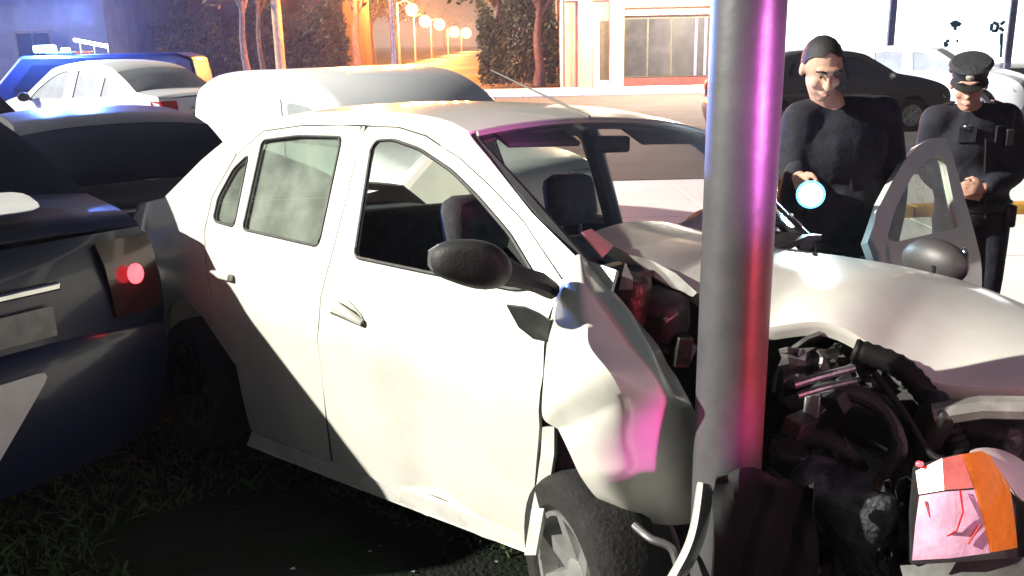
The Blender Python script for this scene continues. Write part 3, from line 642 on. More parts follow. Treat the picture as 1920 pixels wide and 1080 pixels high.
# displaced headlight with amber indicator
def grid(name, cols, m, parent, **kw):
    r = len(cols[0]); v = [cp(*p) for c in cols for p in c]
    return mk(name, v, [(i*r + j, i*r + j + 1, (i+1)*r + j + 1, (i+1)*r + j) for i in range(len(cols)-1) for j in range(r-1)], m, parent, **kw)
hl = grid('headlight', [[(1712, 876, 1.92), (1706, 960, 1.86), (1708, 1056, 1.82)], [(1790, 852, 1.90), (1800, 960, 1.84), (1800, 1054, 1.80)], [(1868, 858, 1.90), (1898, 950, 1.84), (1902, 1046, 1.80)]], PLASTIC, car, solid=.03)
LENS = mat('headlamp_lens_painted_pink', (.88, .50, .66), .16, coat=.9, var=.30, scale=14, bump=.30, bscale=18)  # pink beacon light is painted into the clear lens colour
grid('lens', [[(1724, 930, 1.79), (1716, 985, 1.758), (1710, 1050, 1.742)], [(1770, 922, 1.765), (1782, 980, 1.738), (1782, 1046, 1.722)], [(1826, 918, 1.765), (1842, 976, 1.742), (1856, 1036, 1.725)]], LENS, hl, solid=.005)
grid('upper_lens', [[(1718, 884, 1.83), (1724, 927, 1.79)], [(1766, 860, 1.80), (1770, 919, 1.765)], [(1802, 852, 1.81), (1825, 915, 1.765)]], mat('upper_lens_painted_light', (.80, .20, .16), .18, coat=.8, var=.3, scale=20), hl, solid=.005)  # reddish tone carries the beacon's light on the upper lens
grid('indicator', [[(1804, 852, 1.81), (1828, 917, 1.765), (1844, 976, 1.742), (1858, 1035, 1.725)], [(1838, 846, 1.83), (1864, 905, 1.785), (1876, 970, 1.765), (1888, 1030, 1.755)], [(1862, 858, 1.88), (1892, 915, 1.83), (1900, 970, 1.81), (1906, 1026, 1.80)]], AMBER, hl, solid=.005)
for pts in ([(1800, 918, 1.757), (1806, 960, 1.735), (1794, 995, 1.728), (1770, 1008, 1.735)], [(1735, 940, 1.775), (1750, 990, 1.745)], [(1838, 985, 1.732), (1815, 1020, 1.722)]):
    MB().tube([cp(*p) for p in pts], .0022, 5).build('crack', REDL, hl)
MB().box(cp(1724, 870, 1.82), (.014, .014, .010)).build('side_marker', REDLIT, hl, bevel=.003)
grid('front_wing_remnant', [[(1800, 846, 1.86), (1868, 864, 1.86), (1905, 940, 1.82)], [(1850, 838, 1.88), (1905, 868, 1.86), (1940, 950, 1.82)], [(1895, 850, 1.92), (1950, 890, 1.90), (1985, 960, 1.86)]], WHITE, car, sub=2, solid=.008)
grid('bumper_skirt', [[(1690, 1062, 1.84), (1700, 1100, 1.80), (1720, 1170, 1.80)], [(1800, 1056, 1.76), (1810, 1095, 1.72), (1820, 1170, 1.74)], [(1920, 1046, 1.74), (1930, 1090, 1.70), (1940, 1170, 1.72)]], mat('scuffed_bumper', (.07, .07, .065), .5, var=.6, scale=14), car, solid=.012)

# the far front door, standing open
dr = Matrix.Translation(Vector((.05, .22, -.055))) @ Matrix.Translation(far(-.385, .6)) @ Matrix.Rotation(R_(-90), 4, 'Z') @ Matrix.Translation(-far(-.385, .6))
dm = lambda x, z: dr @ far(x, z)
fcx = sum(p[0] for p in FW)/len(FW); fcz = sum(p[1] for p in FW)/len(FW); FW3 = [(fcx + (p[0] - fcx)*.86 - .02, fcz + (p[1] - fcz)*.84 - .01) for p in FW]
od = panel('open_driver_door', FDOOR, [FW3], dm, WHITE, car, .06, .03)
panel('window_glass', FW3, [], dm, glassmat('door_glass_painted_light', (.75, .80, .76), diff=.35, dcol=(.7, .72, .66)), od, .15, .004)  # paler film in this pane stands in for light on it
panel('door_trim', [(-1.44, .30), (-1.42, .98), (-.42, .97), (-.42, .60), (-.48, .30)], [], lambda x, z: dr @ (far(x, z) + Vector((0, -.05, 0))), TRIM, od, .12, .02)
omr = MB()
for cx, cy, r1, r2 in ((1752, 492, .125, .085),): omr.ball(cp(cx, cy, 3.10), (.06, .13, .085), 16, 10, LI.to_3x3() @ Matrix.Rotation(.5, 3, 'Z'))
omr.build('door_mirror', mat('mirror_shell_painted_light', (.05, .045, .045), .45, var=.3, scale=14), od)  # lighter copy of the shell colour stands in for light on it
omg = MB().ball(cp(1806, 490, 3.13), (.012, .035, .05), 10, 8, LI.to_3x3()); omg.build('mirror_indicator', CHROME, od)

# ------------------------------------------------------------------ other vehicles
pc = make_car('patrol_saloon', 'dark blue patrol saloon seen from behind, its right tail lamp glowing', 'car', place(0, 0, 0, 0), NAVY, rear_lit=True)
c0 = at(296, 520, 3.80); ang = 143.0
pc.matrix_world = place(c0.x, c0.y, 0, ang) @ Matrix.Diagonal((1, 1, 1.06, 1)) @ Matrix.Translation((3.46, .74, 0))
LIV_LIGHT = mat('white_livery_and_highlight', (.75, .78, .78), .4, var=.15, scale=8)
panel('livery_stripe', rounded([(.14, .30), (-.14, .61), (.70, .60), (.66, .30)], .06), [], lambda y, z: Vector((-3.575 - .085*(1 - (abs(y)/.72)**2.4) - .018, y, z)), LIV_LIGHT, pc, .08, .004)
panel('trunk_highlight', rounded([(-3.10, -.40), (-3.10, .70), (-3.40, .66), (-3.40, -.34)], .10), [], lambda x, y: Vector((x, y, 1.10 - (-3.02 - x)*.135 + .033*(1 - (abs(y)/.70)**2.4) + .048)), LIV_LIGHT, pc, .08, .003)  # white patch painted on the trunk as its lit highlight
dk = make_car('dark_hatchback', 'charcoal hatchback standing between the patrol saloon and the white van', 'car', place(-2.42, 5.95, 0, 124) @ Matrix.Translation((3.15, 0, 0)), GREYC, hatch=True, stretch=(1, 1, .89), lamps=mat('smoked_lens', (.05, .012, .014), .2, coat=.5))
sw = make_car('parked_white_saloon', 'white saloon parked side-on under the blue lights', 'car', place(-7.6, 15.8, 0, 148), WHITE2, glass=GLASSW, stretch=(1, 1, 1.07))
rl = make_car('white_hatchback', 'white hatchback showing its red tail lamp beside the white saloon', 'car', place(-9.0, 12.4, 0, 148), WHITE2, hatch=True, rear_lit=True)
bk = make_car('parked_black_saloon', 'black saloon parked on the road behind the bareheaded officer', 'car', place(7.45, 18.0, 0, 6), BLACKC)
wc = make_car('parked_white_hatchback', 'white hatchback parked on the road behind the officer in the cap', 'car', place(10.2, 19.8, 0, 322), WHITE2, hatch=True, glass=GLASSW)
def panel_van():
    r = empty('panel_van', (-1.22, 7.95, 0), R_(-48.7), 'smooth white delivery van with a rounded roof, parked behind the crashed saloon', 'van')
    prof = [(p.x, p.y) for p in crv([(-1.74, .30), (-1.80, .90), (-1.74, 1.33), (-1.50, 1.50), (-1.05, 1.575), (-.35, 1.60), (.30, 1.555), (.75, 1.39), (1.25, 1.05), (1.9, .92), (2.05, .70), (2.05, .30)], 44)]
    v = []; n = len(prof); st = [(-.80, .955), (-.775, .98), (-.70, 1.0), (.70, 1.0), (.775, .98), (.80, .955)]
    for y, k in st: v += [(x*k, y, .30 + (z - .30)*(k - (.012 if k < .99 else 0))) for x, z in prof]
    MB().add(v, [(i*n + k, i*n + (k+1) % n, (i+1)*n + (k+1) % n, (i+1)*n + k) for i in range(5) for k in range(n)] + [tuple(range(n)), tuple(range(5*n, 6*n))]).build('body', WHITE2, r)
    for s in (-1, 1):
        panel('cab_window', rounded([(.12, 1.05), (.12, 1.36), (.45, 1.34), (.95, 1.06)], .05), [], lambda x, z: Vector((x, s*.806, z)), GLASSW, r, .2, .006)
        d = panel('sliding_door', rounded([(-.80, .42), (-.80, 1.40), (.02, 1.40), (.02, .42)], .05), [], lambda x, z: Vector((x, s*.806, z)), WHITE2, r, .3, .008)
        MB().box((-.08, s*.82, .92), (.14, .02, .03)).build('handle', PLASTIC, d, bevel=.006)
        MB().box((-1.74, s*.66, .95), (.05, .14, .34)).build('tail_light', mat('smoked_lens', (.05, .012, .014), .2, coat=.5), r, bevel=.015)
        MB().box((1.98, s*.58, .78), (.10, .30, .14)).build('headlight', mat('headlamp_lens', (.6, .62, .64), .12, coat=.8, var=.3, scale=30), r, bevel=.03)
        for x in (-1.15, 1.25):
            M = Matrix.Translation((x, s*.72, .29)) @ Matrix.Rotation(-s*math.pi/2, 4, 'X')
            w = MB().lathe([(.18, -.08), (.27, -.09), (.29, -.05), (.29, .05), (.27, .09), (.18, .08)], M, 24).build('wheel', RUBBER, r)
            MB().lathe([(.18, .07), (.15, .03), (.04, .05), (.001, .05)], M, 24).build('rim', RIM, w)
    MB().box((-1.80, 0, .40), (.10, 1.5, .14)).build('rear_bumper', PLASTIC, r, bevel=.03)
panel_van()
# patrol van with a blue light bar, far left
def patrol_van():
    r = empty('patrol_van', (-8.35, 18.6, .0), R_(8), 'dark patrol van with a lit blue light bar on its roof', 'van')
    prof = [(-2.3, .35), (-2.3, 1.0), (-2.2, 1.62), (-1.9, 1.72), (.9, 1.72), (1.5, 1.1), (2.2, .95), (2.3, .6), (2.3, .35)]
    MB().prism(prof, lambda x, z: (-x, -.85, z), (0, 1.7, 0)).build('body', NAVY, r, bevel=.06)
    panel('side_window', [(-1.9, 1.1), (-1.9, 1.55), (.7, 1.55), (1.1, 1.12)], [], lambda x, z: Vector((-x, -.862, z)), GLASSB, r, .3, .01)
    for x in (-1.4, 1.4):
        w = MB().lathe([(.2, -.1), (.31, -.1), (.33, -.05), (.33, .05), (.31, .1), (.2, .1)], Matrix.Translation((x, -.78, .33)) @ Matrix.Rotation(math.pi/2, 4, 'X'), 24).build('wheel', RUBBER, r)
        MB().lathe([(.2, .06), (.05, .04), (.001, .04)], Matrix.Translation((x, -.78, .33)) @ Matrix.Rotation(math.pi/2, 4, 'X'), 24).build('rim', RIM, w)
    lb = MB().box((-.25, 0, 1.76), (.5, 1.3, .05)).build('light_bar', PLASTIC, r, bevel=.01)
    BL = mat('blue_beacon_lit', (.1, .3, 1), .2, emit=(.30, .60, 1.0), est=26)
    WL = mat('white_beacon_lit', (.9, .9, 1), .2, emit=(.85, .9, 1.0), est=10)
    MB().box((-.55, -.5, 1.84), (.36, .24, .13)).build('beacon', BL, lb, bevel=.03)
    MB().box((.30, -.5, 1.93), (.62, .10, .06), Matrix.Rotation(.22, 3, 'Y')).build('spotlight', WL, lb, bevel=.02)
    MB().box((-.18, -.5, 1.80), (.14, .14, .10)).build('lamp', WL, lb, bevel=.02)
    for x in (.1, .35, .6): MB().tube([(x, -.5, 1.74), (x, -.5, 1.92)], .012, 6).build('bar_strut', STEEL, lb)
    light('beacon_light', 'POINT', (-.6, -1.0, 2.3), 1800, (.12, .25, 1.0), .15, r)
    light('beacon_light', 'POINT', (-.6, 1.6, 2.6), 3200, (.12, .25, 1.0), .15, r)
patrol_van()
# red warning beacon on a stand, out of frame to the right
def beacon():
    r = empty('warning_beacon', (1.9, .55, .11), 0, 'red warning beacon on a short tripod beside the wreck', 'beacon')
    for k in range(3):
        a = k*2.09; MB().tube([(0, 0, .9), (.32*math.cos(a), .32*math.sin(a), 0)], .012, 8).build('leg', STEEL, r)
    MB().tube([(0, 0, .85), (0, 0, 1.2)], .016, 8).build('mast', STEEL, r)
    MB().lathe([(.001, 1.2), (.07, 1.2), (.07, 1.23), (.05, 1.25)], Matrix(), 20).build('base', PLASTIC, r)
    MB().lathe([(.055, 1.25), (.055, 1.34), (.035, 1.37), (.001, 1.375)], Matrix(), 20).build('lens', mat('magenta_beacon_lit', (.9, .05, .2), .2, emit=(1, .06, .35), est=12), r)
    light('beacon_light', 'POINT', (0, 0, 1.45), 20, (1.0, .55, .72), .06, r)  # pale pink fill added for the far door, bonnet and officers
    light('beacon_beam', 'SPOT', (-.12, .0, 1.45), 210, (.62, .10, .52), .05, r, R_(20), (base.x - 1.9 + .03, base.y - .55, 1.52))
    for lu, lv in ((1322, 822),):
        lt = at(lu, lv, 1.90); light('beacon_beam', 'SPOT', (-.12, 0, 1.45), 100, (.9, .03, .55), .04, r, R_(7), (lt.x - 1.9, lt.y - .55, lt.z - .11))
    for zt, en in ((.84, 110), (1.0, 85), (1.18, 60)): light('beacon_beam', 'SPOT', (-.14, .0, .95), en, (1.0, .03, .05), .05, r, R_(9.5), (base.x - 1.9 + .055, base.y - .55, zt))
    MB().lathe([(.05, .88), (.06, .90), (.06, 1.0), (.05, 1.02)], Matrix(), 20).build('lens', REDLIT, r)
beacon()

# ------------------------------------------------------------------ officers
SKIN = mat('skin', (.58, .34, .25), .68, var=.15, scale=30, spec=.3)
UNI = mat('navy_uniform', (.011, .013, .024), .85, var=.4, scale=14, bump=.5, bscale=16)
UNI2 = mat('dark_jacket', (.045, .048, .058), .8, var=.45, scale=10, bump=.5, bscale=14)
HAIRM = mat('dark_hair', (.020, .018, .020), .6, var=.3, scale=90, bump=.25, bscale=220)
LEATHER = mat('black_leather', (.018, .017, .016), .4, var=.3, scale=20)
CAPM = mat('cap_cloth', (.030, .032, .036), .75, var=.4, scale=30, bump=.3, bscale=80)
def blob(mb, name, m, parent, vox=.012, it=6):
    o = mb.build(name, m, parent, sharp=180)
    r = o.modifiers.new('r', 'REMESH'); r.mode = 'VOXEL'; r.voxel_size = vox; r.use_smooth_shade = True
    s = o.modifiers.new('s', 'SMOOTH'); s.factor = .5; s.iterations = it; return o
def limb(mb, pts, rad):
    P = crv(pts, 5*(len(pts)-1)); n = len(P)-1
    rr = [interp(i/n*(len(pts)-1), list(range(len(pts))), rad) for i in range(n+1)]
    mb.tube(P, rr, 12)
    for p, q in zip(pts, rad): mb.ball(p, q*.98, 12, 8)
def hand(mb, w, d, up, curl=1.0, side=1):
    d = Vector(d).normalized(); up = Vector(up); up = (up - d*up.dot(d)).normalized(); sx = d.cross(up).normalized()*side; w = Vector(w)
    rot = Matrix((sx, d, up)).transposed()
    mb.ball(w + d*.045, (.042, .052, .020), 12, 8, rot); mb.tube([w - d*.04, w + d*.02], [.029, .031], 10)
    for k, (o, ln) in enumerate(((-.030, .070), (-.010, .080), (.010, .075), (.029, .060))):
        p = w + d*.082 + sx*o; dd = d.copy(); pts = [p - d*.02, p]
        for j in range(3):
            a = curl*.75; dd = (dd*math.cos(a) - up*math.sin(a)).normalized(); upn = up
            p = p + dd*ln*(.45, .32, .23)[j]; pts.append(p.copy())
        mb.tube(pts, [.010, .0098, .0092, .0085, .0072], 8); mb.ball(pts[-1], .0072, 8, 6)
    p = w + d*.03 - sx*.036; mb.tube([p, p - sx*.022 + d*.03 - up*.012, p - sx*.016 + d*.058 - up*.03], [.013, .0115, .0085], 8)
    mb.ball(p - sx*.016 + d*.058 - up*.03, .0085, 8, 6)
def head_on(skin_mb, c, Rm, root, hair=None, cap=False, yaw=0):
    c = Vector(c); T = lambda p: c + Rm @ Vector(p)
    skin_mb.ball(T((0, .012, .03)), (.077, .096, .092), 16, 12, Rm); skin_mb.ball(T((0, -.030, -.045)), (.060, .060, .070), 14, 10, Rm)
    skin_mb.ball(T((0, -.062, -.098)), (.026, .022, .020), 10, 8, Rm)                       # chin
    skin_mb.tube([T((0, -.090, .022)), T((0, -.104, -.012)), T((0, -.112, -.030))], [.009, .012, .016], 8); skin_mb.ball(T((0, -.106, -.032)), (.019, .015, .012), 8, 6, Rm)
    skin_mb.ball(T((0, -.082, .040)), (.058, .018, .012), 10, 6, Rm)                         # brow
    for s in (-1, 1):
        skin_mb.ball(T((s*.080, .012, -.005)), (.010, .020, .033), 10, 8, Rm); skin_mb.ball(T((s*.040, -.066, -.028)), (.024, .022, .022), 8, 6, Rm)
    skin_mb.ball(T((0, -.092, -.066)), (.026, .012, .010), 8, 6, Rm)
    for s in (-1, 1):
        e = MB().ball(T((s*.031, -.081, .014)), (.0125, .009, .005), 10, 8, Rm); e.build('eye', mat('eye_painted_shade', (.22, .17, .15), .4), root)  # eye whites darkened to stand in for shade under the brow
        MB().ball(T((s*.031, -.0895, .013)), .0055, 8, 6).build('iris', mat('iris_brown', (.03, .018, .01), .2), root)
        MB().tube([T((s*.012, -.098, .036)), T((s*.032, -.097, .043)), T((s*.054, -.083, .038))], [.0045, .006, .0035], 6).build('eyebrow', HAIRM, root)
    MB().tube([T((-.020, -.096, -.074)), T((0, -.1030, -.066)), T((.020, -.096, -.074))], [.003, .005, .003], 6).build('lips', mat('lips', (.42, .17, .14), .5), root)
    if hair:
        v = []; sg = 22; rg = 9
        for i in range(rg + 1):
            for k in range(sg):
                ph = 2*math.pi*k/sg; front = max(0, -math.sin(ph)); th = .5*math.pi*i/rg*(1.24 - .74*front**.6 + (.05*math.sin(k*4.7) if i == rg else 0)) ; rr = 1 + .012*math.sin(k*5.1 + i*3.3)
                v.append(T((.0805*rr*math.sin(th)*math.cos(ph), .014 + .100*rr*math.sin(th)*math.sin(ph), .030 + .098*rr*math.cos(th))))
        MB().add(v, [(i*sg + k, (i+1)*sg + k, (i+1)*sg + (k+1) % sg, i*sg + (k+1) % sg) for i in range(rg) for k in range(sg)]).build('hair', HAIRM, root, solid=.005)
    if cap:
        M = Matrix.Translation(T((0, .008, .055))) @ Rm.to_4x4() @ Matrix.Rotation(.12, 4, 'X')
        b = MB().lathe([(.086, -.012), (.089, .0), (.090, .028), (.104, .052), (.110, .066), (.096, .082), (.05, .090), (.001, .092)], M @ Matrix.Diagonal((.93, 1.08, .85, 1)), 30).build('cap', CAPM, root, solid=.004)
        v = []
        for i in range(13):
            a = math.pi*(1.12 + .76*i/12); v += [M @ Vector((.086*math.cos(a), .099*math.sin(a), -.006)), M @ Vector((.094*math.cos(a), .150*math.sin(a), -.026))]
        mk('cap_peak', v, [(2*i, 2*i+1, 2*i+3, 2*i+2) for i in range(12)], LEATHER, b, solid=.005)
        MB().lathe([(.001, .004), (.014, .003), (.020, 0)], M @ Matrix.Translation((0, -.115, .040)) @ Matrix.Rotation(math.pi/2, 4, 'X'), 16).build('cap_badge', mat('badge_metal', (.85, .84, .78), .25, .4), b)

def officer(label, base, J, headR, hair, cap, jacket, extra=None):
    r = empty('person', base, 0, label, 'person')
    b = Vector(base); L = {k: (Vector(v) - b if k[:2] not in ('hd', 'up') else Vector(v)) for k, v in J.items() if k[:4] != 'curl'}
    sk = MB(); head_on(sk, L['head'], headR, r, hair, cap)
    limb(sk, [L['neck'] + Vector((0, .01, -.04)), L['head'] + headR @ Vector((0, .02, -.06))], [.058, .054])
    for s in ('r', 'l'): hand(sk, L['wr_'+s], L['hd_'+s], L['up_'+s], J['curl_'+s][0], 1 if s == 'r' else -1)
    limb(sk, [L['neck'], L['neck'].lerp(L['pel'], .5), L['pel']], [.06, .11, .11])
    for s in ('r', 'l'): limb(sk, [L['neck'] + Vector((0, 0, -.14)), L['sh_'+s] + Vector((0, 0, -.02)), L['el_'+s], L['wr_'+s]], [.035, .03, .028, .027])
    blob(sk, 'body', SKIN, r, .0075, 3)
    jk = MB()
    ch = (L['neck']*.42 + L['pel']*.58); 
    mid = L['neck'].lerp(L['pel'], .30); lo = L['neck'].lerp(L['pel'], .68)
    bk_ = 1.0 if cap else 1.10
    jk.ball(mid, (.205*bk_, .145*bk_, .21)); jk.ball(lo, (.205*bk_, .150*bk_, .25)); jk.ball(L['pel'] + Vector((0, 0, .04)), (.200, .145, .17)); jk.ball(L['neck'] + Vector((0, .02, -.09)), (.17, .095, .085))
    for s in ('r', 'l'): limb(jk, [L['sh_'+s], L['el_'+s], L['wr_'+s] - (Vector(J['hd_'+s]).normalized()*.03)], [.088, .072, .052])
    for sg, nm in ((-1, 'sh_r'), (1, 'sh_l')): limb(jk, [L['neck'] + Vector((0, .03, -.055)), L['neck'].lerp(L[nm], .5) + Vector((0, .015, -.015)), L[nm]], [.075, .075, .085])
    for k in range(9):
        a = math.pi*(-.32 + 1.64*k/8); jk.ball(L['neck'] + Vector((.068*math.cos(a), .012 + .068*math.sin(a), -.035 + .012*math.sin(a))), (.026, .026, .036), 10, 8)
    j = blob(jk, 'jacket', jacket, r, .015, 7)
    MB().tube([L['neck'] + Vector((0, -.085, -.09)), mid + Vector((0, -.140, .02)), lo + Vector((0, -.135, 0)), L['pel'] + Vector((0, -.145, .0))], .006, 6).build('zip', LEATHER, j)
    for s, sg in (('r', -1), ('l', 1)) if cap else ():
        MB().box(mid + Vector((sg*.09, -.128, .05)), (.09, .012, .085), Matrix.Rotation(sg*.3, 3, 'Z')).build('chest_pocket', jacket, j, bevel=.005)
        MB().box(L['sh_'+s] + Vector((-sg*.03, .0, .078)), (.10, .05, .012), Matrix.Rotation(sg*.35, 3, 'Y')).build('epaulette', LEATHER, j, bevel=.004)
    MB().box(L['pel'] + Vector((.15, -.10, .0)), (.06, .05, .12)).build('holster', LEATHER, r, bevel=.012)
    MB().box(L['pel'] + Vector((-.15, -.10, .03)), (.07, .05, .08)).build('belt_pouch', LEATHER, r, bevel=.012)
    if cap:
        rd_ = MB().box(mid + Vector((.125, -.125, .03)), (.045, .035, .09)).build('radio', PLASTIC, r, bevel=.008)
        MB().tube([mid + Vector((.14, -.125, .07)), mid + Vector((.145, -.12, .17))], .005, 6).build('aerial', PLASTIC, rd_)
        MB().lathe([(.001, .004), (.018, .002), (.022, 0)], Matrix.Translation(mid + Vector((-.10, -.138, .09))) @ Matrix.Rotation(math.pi/2, 4, 'X'), 14).build('breast_badge', CHROME, r)
    tr = MB()
    for sg in (-1, 1):
        limb(tr, [L['pel'] + Vector((sg*.095, 0, -.02)), L['pel'] + Vector((sg*.11, -.03, -.44)), Vector((sg*.12, .02, .09))], [.115, .075, .058])
        MB().ball((sg*.12, -.05, .05), (.05, .14, .055), 14, 8).build('boot', LEATHER, r)
    tr.ball(L['pel'], (.165, .125, .13)); blob(tr, 'trousers', UNI, r, .016, 6)
    MB().lathe([(.198, -.025), (.204, -.02), (.204, .02), (.198, .025)], Matrix.Translation(L['pel'] + Vector((0, 0, .05))) @ Matrix.Diagonal((1, .72, 1, 1)), 28).build('belt', LEATHER, r)
    return r
p1 = (1.47, 4.02, .0)
hd = at(1541, 128, 3.90)
J1 = dict(head=hd, neck=at(1556, 192, 4.0), pel=at(1590, 470, 4.06), sh_r=at(1502, 226, 3.98), sh_l=at(1652, 214, 4.06), el_r=at(1496, 330, 3.92), el_l=at(1672, 352, 4.12),
 wr_r=at(1498, 326, 3.72), wr_l=at(1662, 470, 4.02), hd_r=(.03, -.6, -.35), hd_l=(0, -.2, -1), up_r=(-.9, -.2, .3), up_l=(1, 0, 0), curl_r=(1.25,), curl_l=(.5,))
J1['el_r'] = at(1485, 372, 3.95); J1['wr_r'] = at(1497, 330, 3.76)
H1 = Matrix.Rotation(.02, 3, 'Z') @ Matrix.Rotation(.52, 3, 'X') @ Matrix.Rotation(-.05, 3, 'Y')
officer('bareheaded officer in a dark jacket looking down and shining a torch', p1, J1, H1, True, False, UNI)
p2 = (2.50, 4.86, 0)
J2 = dict(head=at(1817, 158, 4.74), neck=at(1822, 205, 4.82), pel=at(1822, 400, 4.86), sh_r=at(1757, 226, 4.84), sh_l=at(1884, 222, 4.86), el_r=at(1742, 310, 4.92), el_l=at(1902, 316, 4.82),
 wr_r=at(1790, 356, 4.70), wr_l=at(1845, 352, 4.66), hd_r=(.7, -.3, -.1), hd_l=(-.8, -.3, 0), up_r=(0, -1, .2), up_l=(0, -1, .2), curl_r=(.6,), curl_l=(.6,))
H2 = Matrix.Rotation(-.45, 3, 'Z') @ Matrix.Rotation(.34, 3, 'X')
officer('officer in a dark peaked cap with a pale badge looking down', p2, J2, H2, False, True, UNI)
# torch in the first officer's hand
tc0 = J1['wr_r'] + Vector((.03, -.075, -.05)); tdir = (at(1520, 364, 3.60) - tc0).normalized()
tq = tdir.to_track_quat('Z', 'Y').to_matrix().to_4x4(); TM = tq
to = empty('torch', tc0, 0, 'bright hand torch held by the bareheaded officer', 'torch')
MB().lathe([(.001, -.10), (.017, -.10), (.017, .03), (.045, .065), (.056, .10), (.05, .10)], TM, 20).build('barrel', LEATHER, to)
MB().lathe([(.044, .106), (.02, .112), (.001, .114)], TM, 20).build('lens', mat('torch_lens_lit', (.9, .95, 1), .2, emit=(.62, .88, 1.0), est=30), to)
MB().lathe([(.056, .100), (.044, .106)], TM, 24).build('halo_ring', mat('torch_halo_lit', (.01, .05, .09), .5, emit=(.12, .55, 1.0), est=1.3), to)  # glowing ring added as the cyan halo round the lens
light('torch_light', 'SPOT', TM @ Vector((0, 0, .12)), 30, (.65, .88, 1.0), .03, to, R_(80), TM @ Vector((0, 0, 1)))
light('torch_glow', 'POINT', TM @ Vector((0, 0, .17)), 1.8, (.5, .8, 1.0), .03, to)

# ------------------------------------------------------------------ buildings, trees and lamps across the road
def leaves(mb, c, rad, n, size, rnd=random):
    for _ in range(n):
        while True:
            p = Vector((rnd.uniform(-1, 1), rnd.uniform(-1, 1), rnd.uniform(-1, 1)))
            if .25 < p.length < 1: break
        p = Vector(c) + Vector((p.x*rad[0], p.y*rad[1], p.z*rad[2])); a = Vector((rnd.gauss(0, 1), rnd.gauss(0, 1), rnd.gauss(0, 1))).normalized(); b = a.orthogonal().normalized(); s = size*rnd.uniform(.6, 1.4)
        c2 = a.cross(b); mb.add([p - b*s, p - c2*s*.45, p + b*s, p + c2*s*.45], [(0, 1, 2, 3)])
BARK = mat('bark', (.16, .11, .075), .9, var=.5, scale=9, bump=.9, bscale=14)
LEAF = mat('foliage', (.055, .075, .028), .7, var=.55, scale=5)
LEAF2 = mat('foliage_dry', (.085, .07, .032), .7, var=.5, scale=5)
def tree(x, y, h, r, label, lm, low=2.6, spread=1.9, n=900, group=None, lean=0):
    t = empty('street_tree', (x, y, .13), 0, label, 'tree', group); tk = MB(); rnd = random.Random(int(x*37 + y*11))
    tk.tube([(lean*k/6 + .06*math.sin(k*1.7), .05*math.cos(k*2.1), h*.62*k/6) for k in range(7)], [r*(1.25 if k == 0 else 1 - .09*k) for k in range(7)], 12)
    cr = MB()
    for k in range(6):
        a = k*1.05 + rnd.random(); e = Vector((lean + spread*.75*math.cos(a), spread*.75*math.sin(a), h*.62 + rnd.uniform(.2, 1.4)))
        s0 = Vector((lean*.8, 0, h*(.42 + .03*k))); tk.tube([s0, s0.lerp(e, .55) + Vector((0, 0, .25)), e], [r*.5, r*.3, r*.1], 7); leaves(cr, e, (spread*.62, spread*.62, h*.19), n//7, .16, rnd)
    leaves(cr, (lean, 0, h*.82), (spread, spread, h*.24), n//4, .16, rnd)
    tk.build('trunk', BARK, t); cr.build('crown', lm, t, smooth=False); return t
def atz(u, Y): p = at(u, 130, Y); return p.x
tree(atz(462, 33), 33, 6.4, .15, 'slim street tree with a pale trunk, first of the pair beside the orange post', LEAF2, n=1100)
tree(atz(492, 36), 36, 6.6, .12, 'thin street tree standing between the pale trunk and the orange post', LEAF2, n=1000)
tree(atz(672, 34), 34, 6.2, .17, 'street tree at the mouth of the lamplit street', LEAF2, n=1100)
tree(atz(935, 44), 44, 6.4, .22, 'leafy tree on the far corner of the lamplit street', LEAF, spread=2.3, n=1500)
tree(atz(1010, 36), 36, 6.0, .2, 'leafy dark tree beside the pale drainpipe of the shop', LEAF, spread=2.0, n=1500)
# lit timber post
po = empty('timber_post', (atz(527, 32.2), 32.2, .13), 0, 'straight timber post glowing orange in the lamplight', 'post')
MB().tube([(0, 0, 0), (0, 0, 3), (0, 0, 7.5)], [.17, .16, .13], 14).build('shaft', mat('pale_timber', (.45, .28, .12), .8, var=.4, scale=6, bump=.4), po)
MB().box((0, 0, 6.9), (1.5, .1, .12)).build('crossarm', BARK, po, bevel=.01)
for x in (-.6, 0, .6): MB().lathe([(.03, 6.96), (.05, 7.0), (.05, 7.06), (.02, 7.12)], Matrix.Translation((x, 0, 0)), 10).build('insulator', PLATE, po)
# hedges as masses of leaves
def hedge(x0, x1, y, h, lm, label, n, depth=.7, cat='hedge'):
    mb = MB(); rnd = random.Random(int(x0*7 + y))
    for k in range(n):
        x = rnd.uniform(x0, x1); zz = abs(rnd.gauss(0, 1)); zz = rnd.uniform(.1, h*(.8 + .2*math.sin(x*2.3) + .12*math.sin(x*5.1)))
        leaves(mb, (x, y + rnd.uniform(-depth, depth), .13 + zz), (.16, .16, .16), 3, .10, rnd)
    t = empty('hedge', ((x0 + x1)/2, y, .13), 0, label, cat)
    o = mb.build('foliage', lm, t, smooth=False); o.matrix_parent_inverse = Matrix.Translation(t.location).inverted(); prop(o, kind='stuff')
    st = MB()
    for k in range(int((x1 - x0)*2)):
        x = x0 + .25 + k*.5; st.tube([(x, y, .1), (x + rnd.uniform(-.15, .15), y, h*.8)], [.035, .015], 6)
    s = st.build('stem', BARK, t); s.matrix_parent_inverse = Matrix.Translation(t.location).inverted()
hedge(atz(900, 38), atz(1046, 38), 38, 4.4, LEAF, 'tall dark green hedge between the street and the shop', 3200)
hedge(-14.5, -6.6, 39, 3.8, LEAF2, 'brown hedge behind the street trees', 3600)
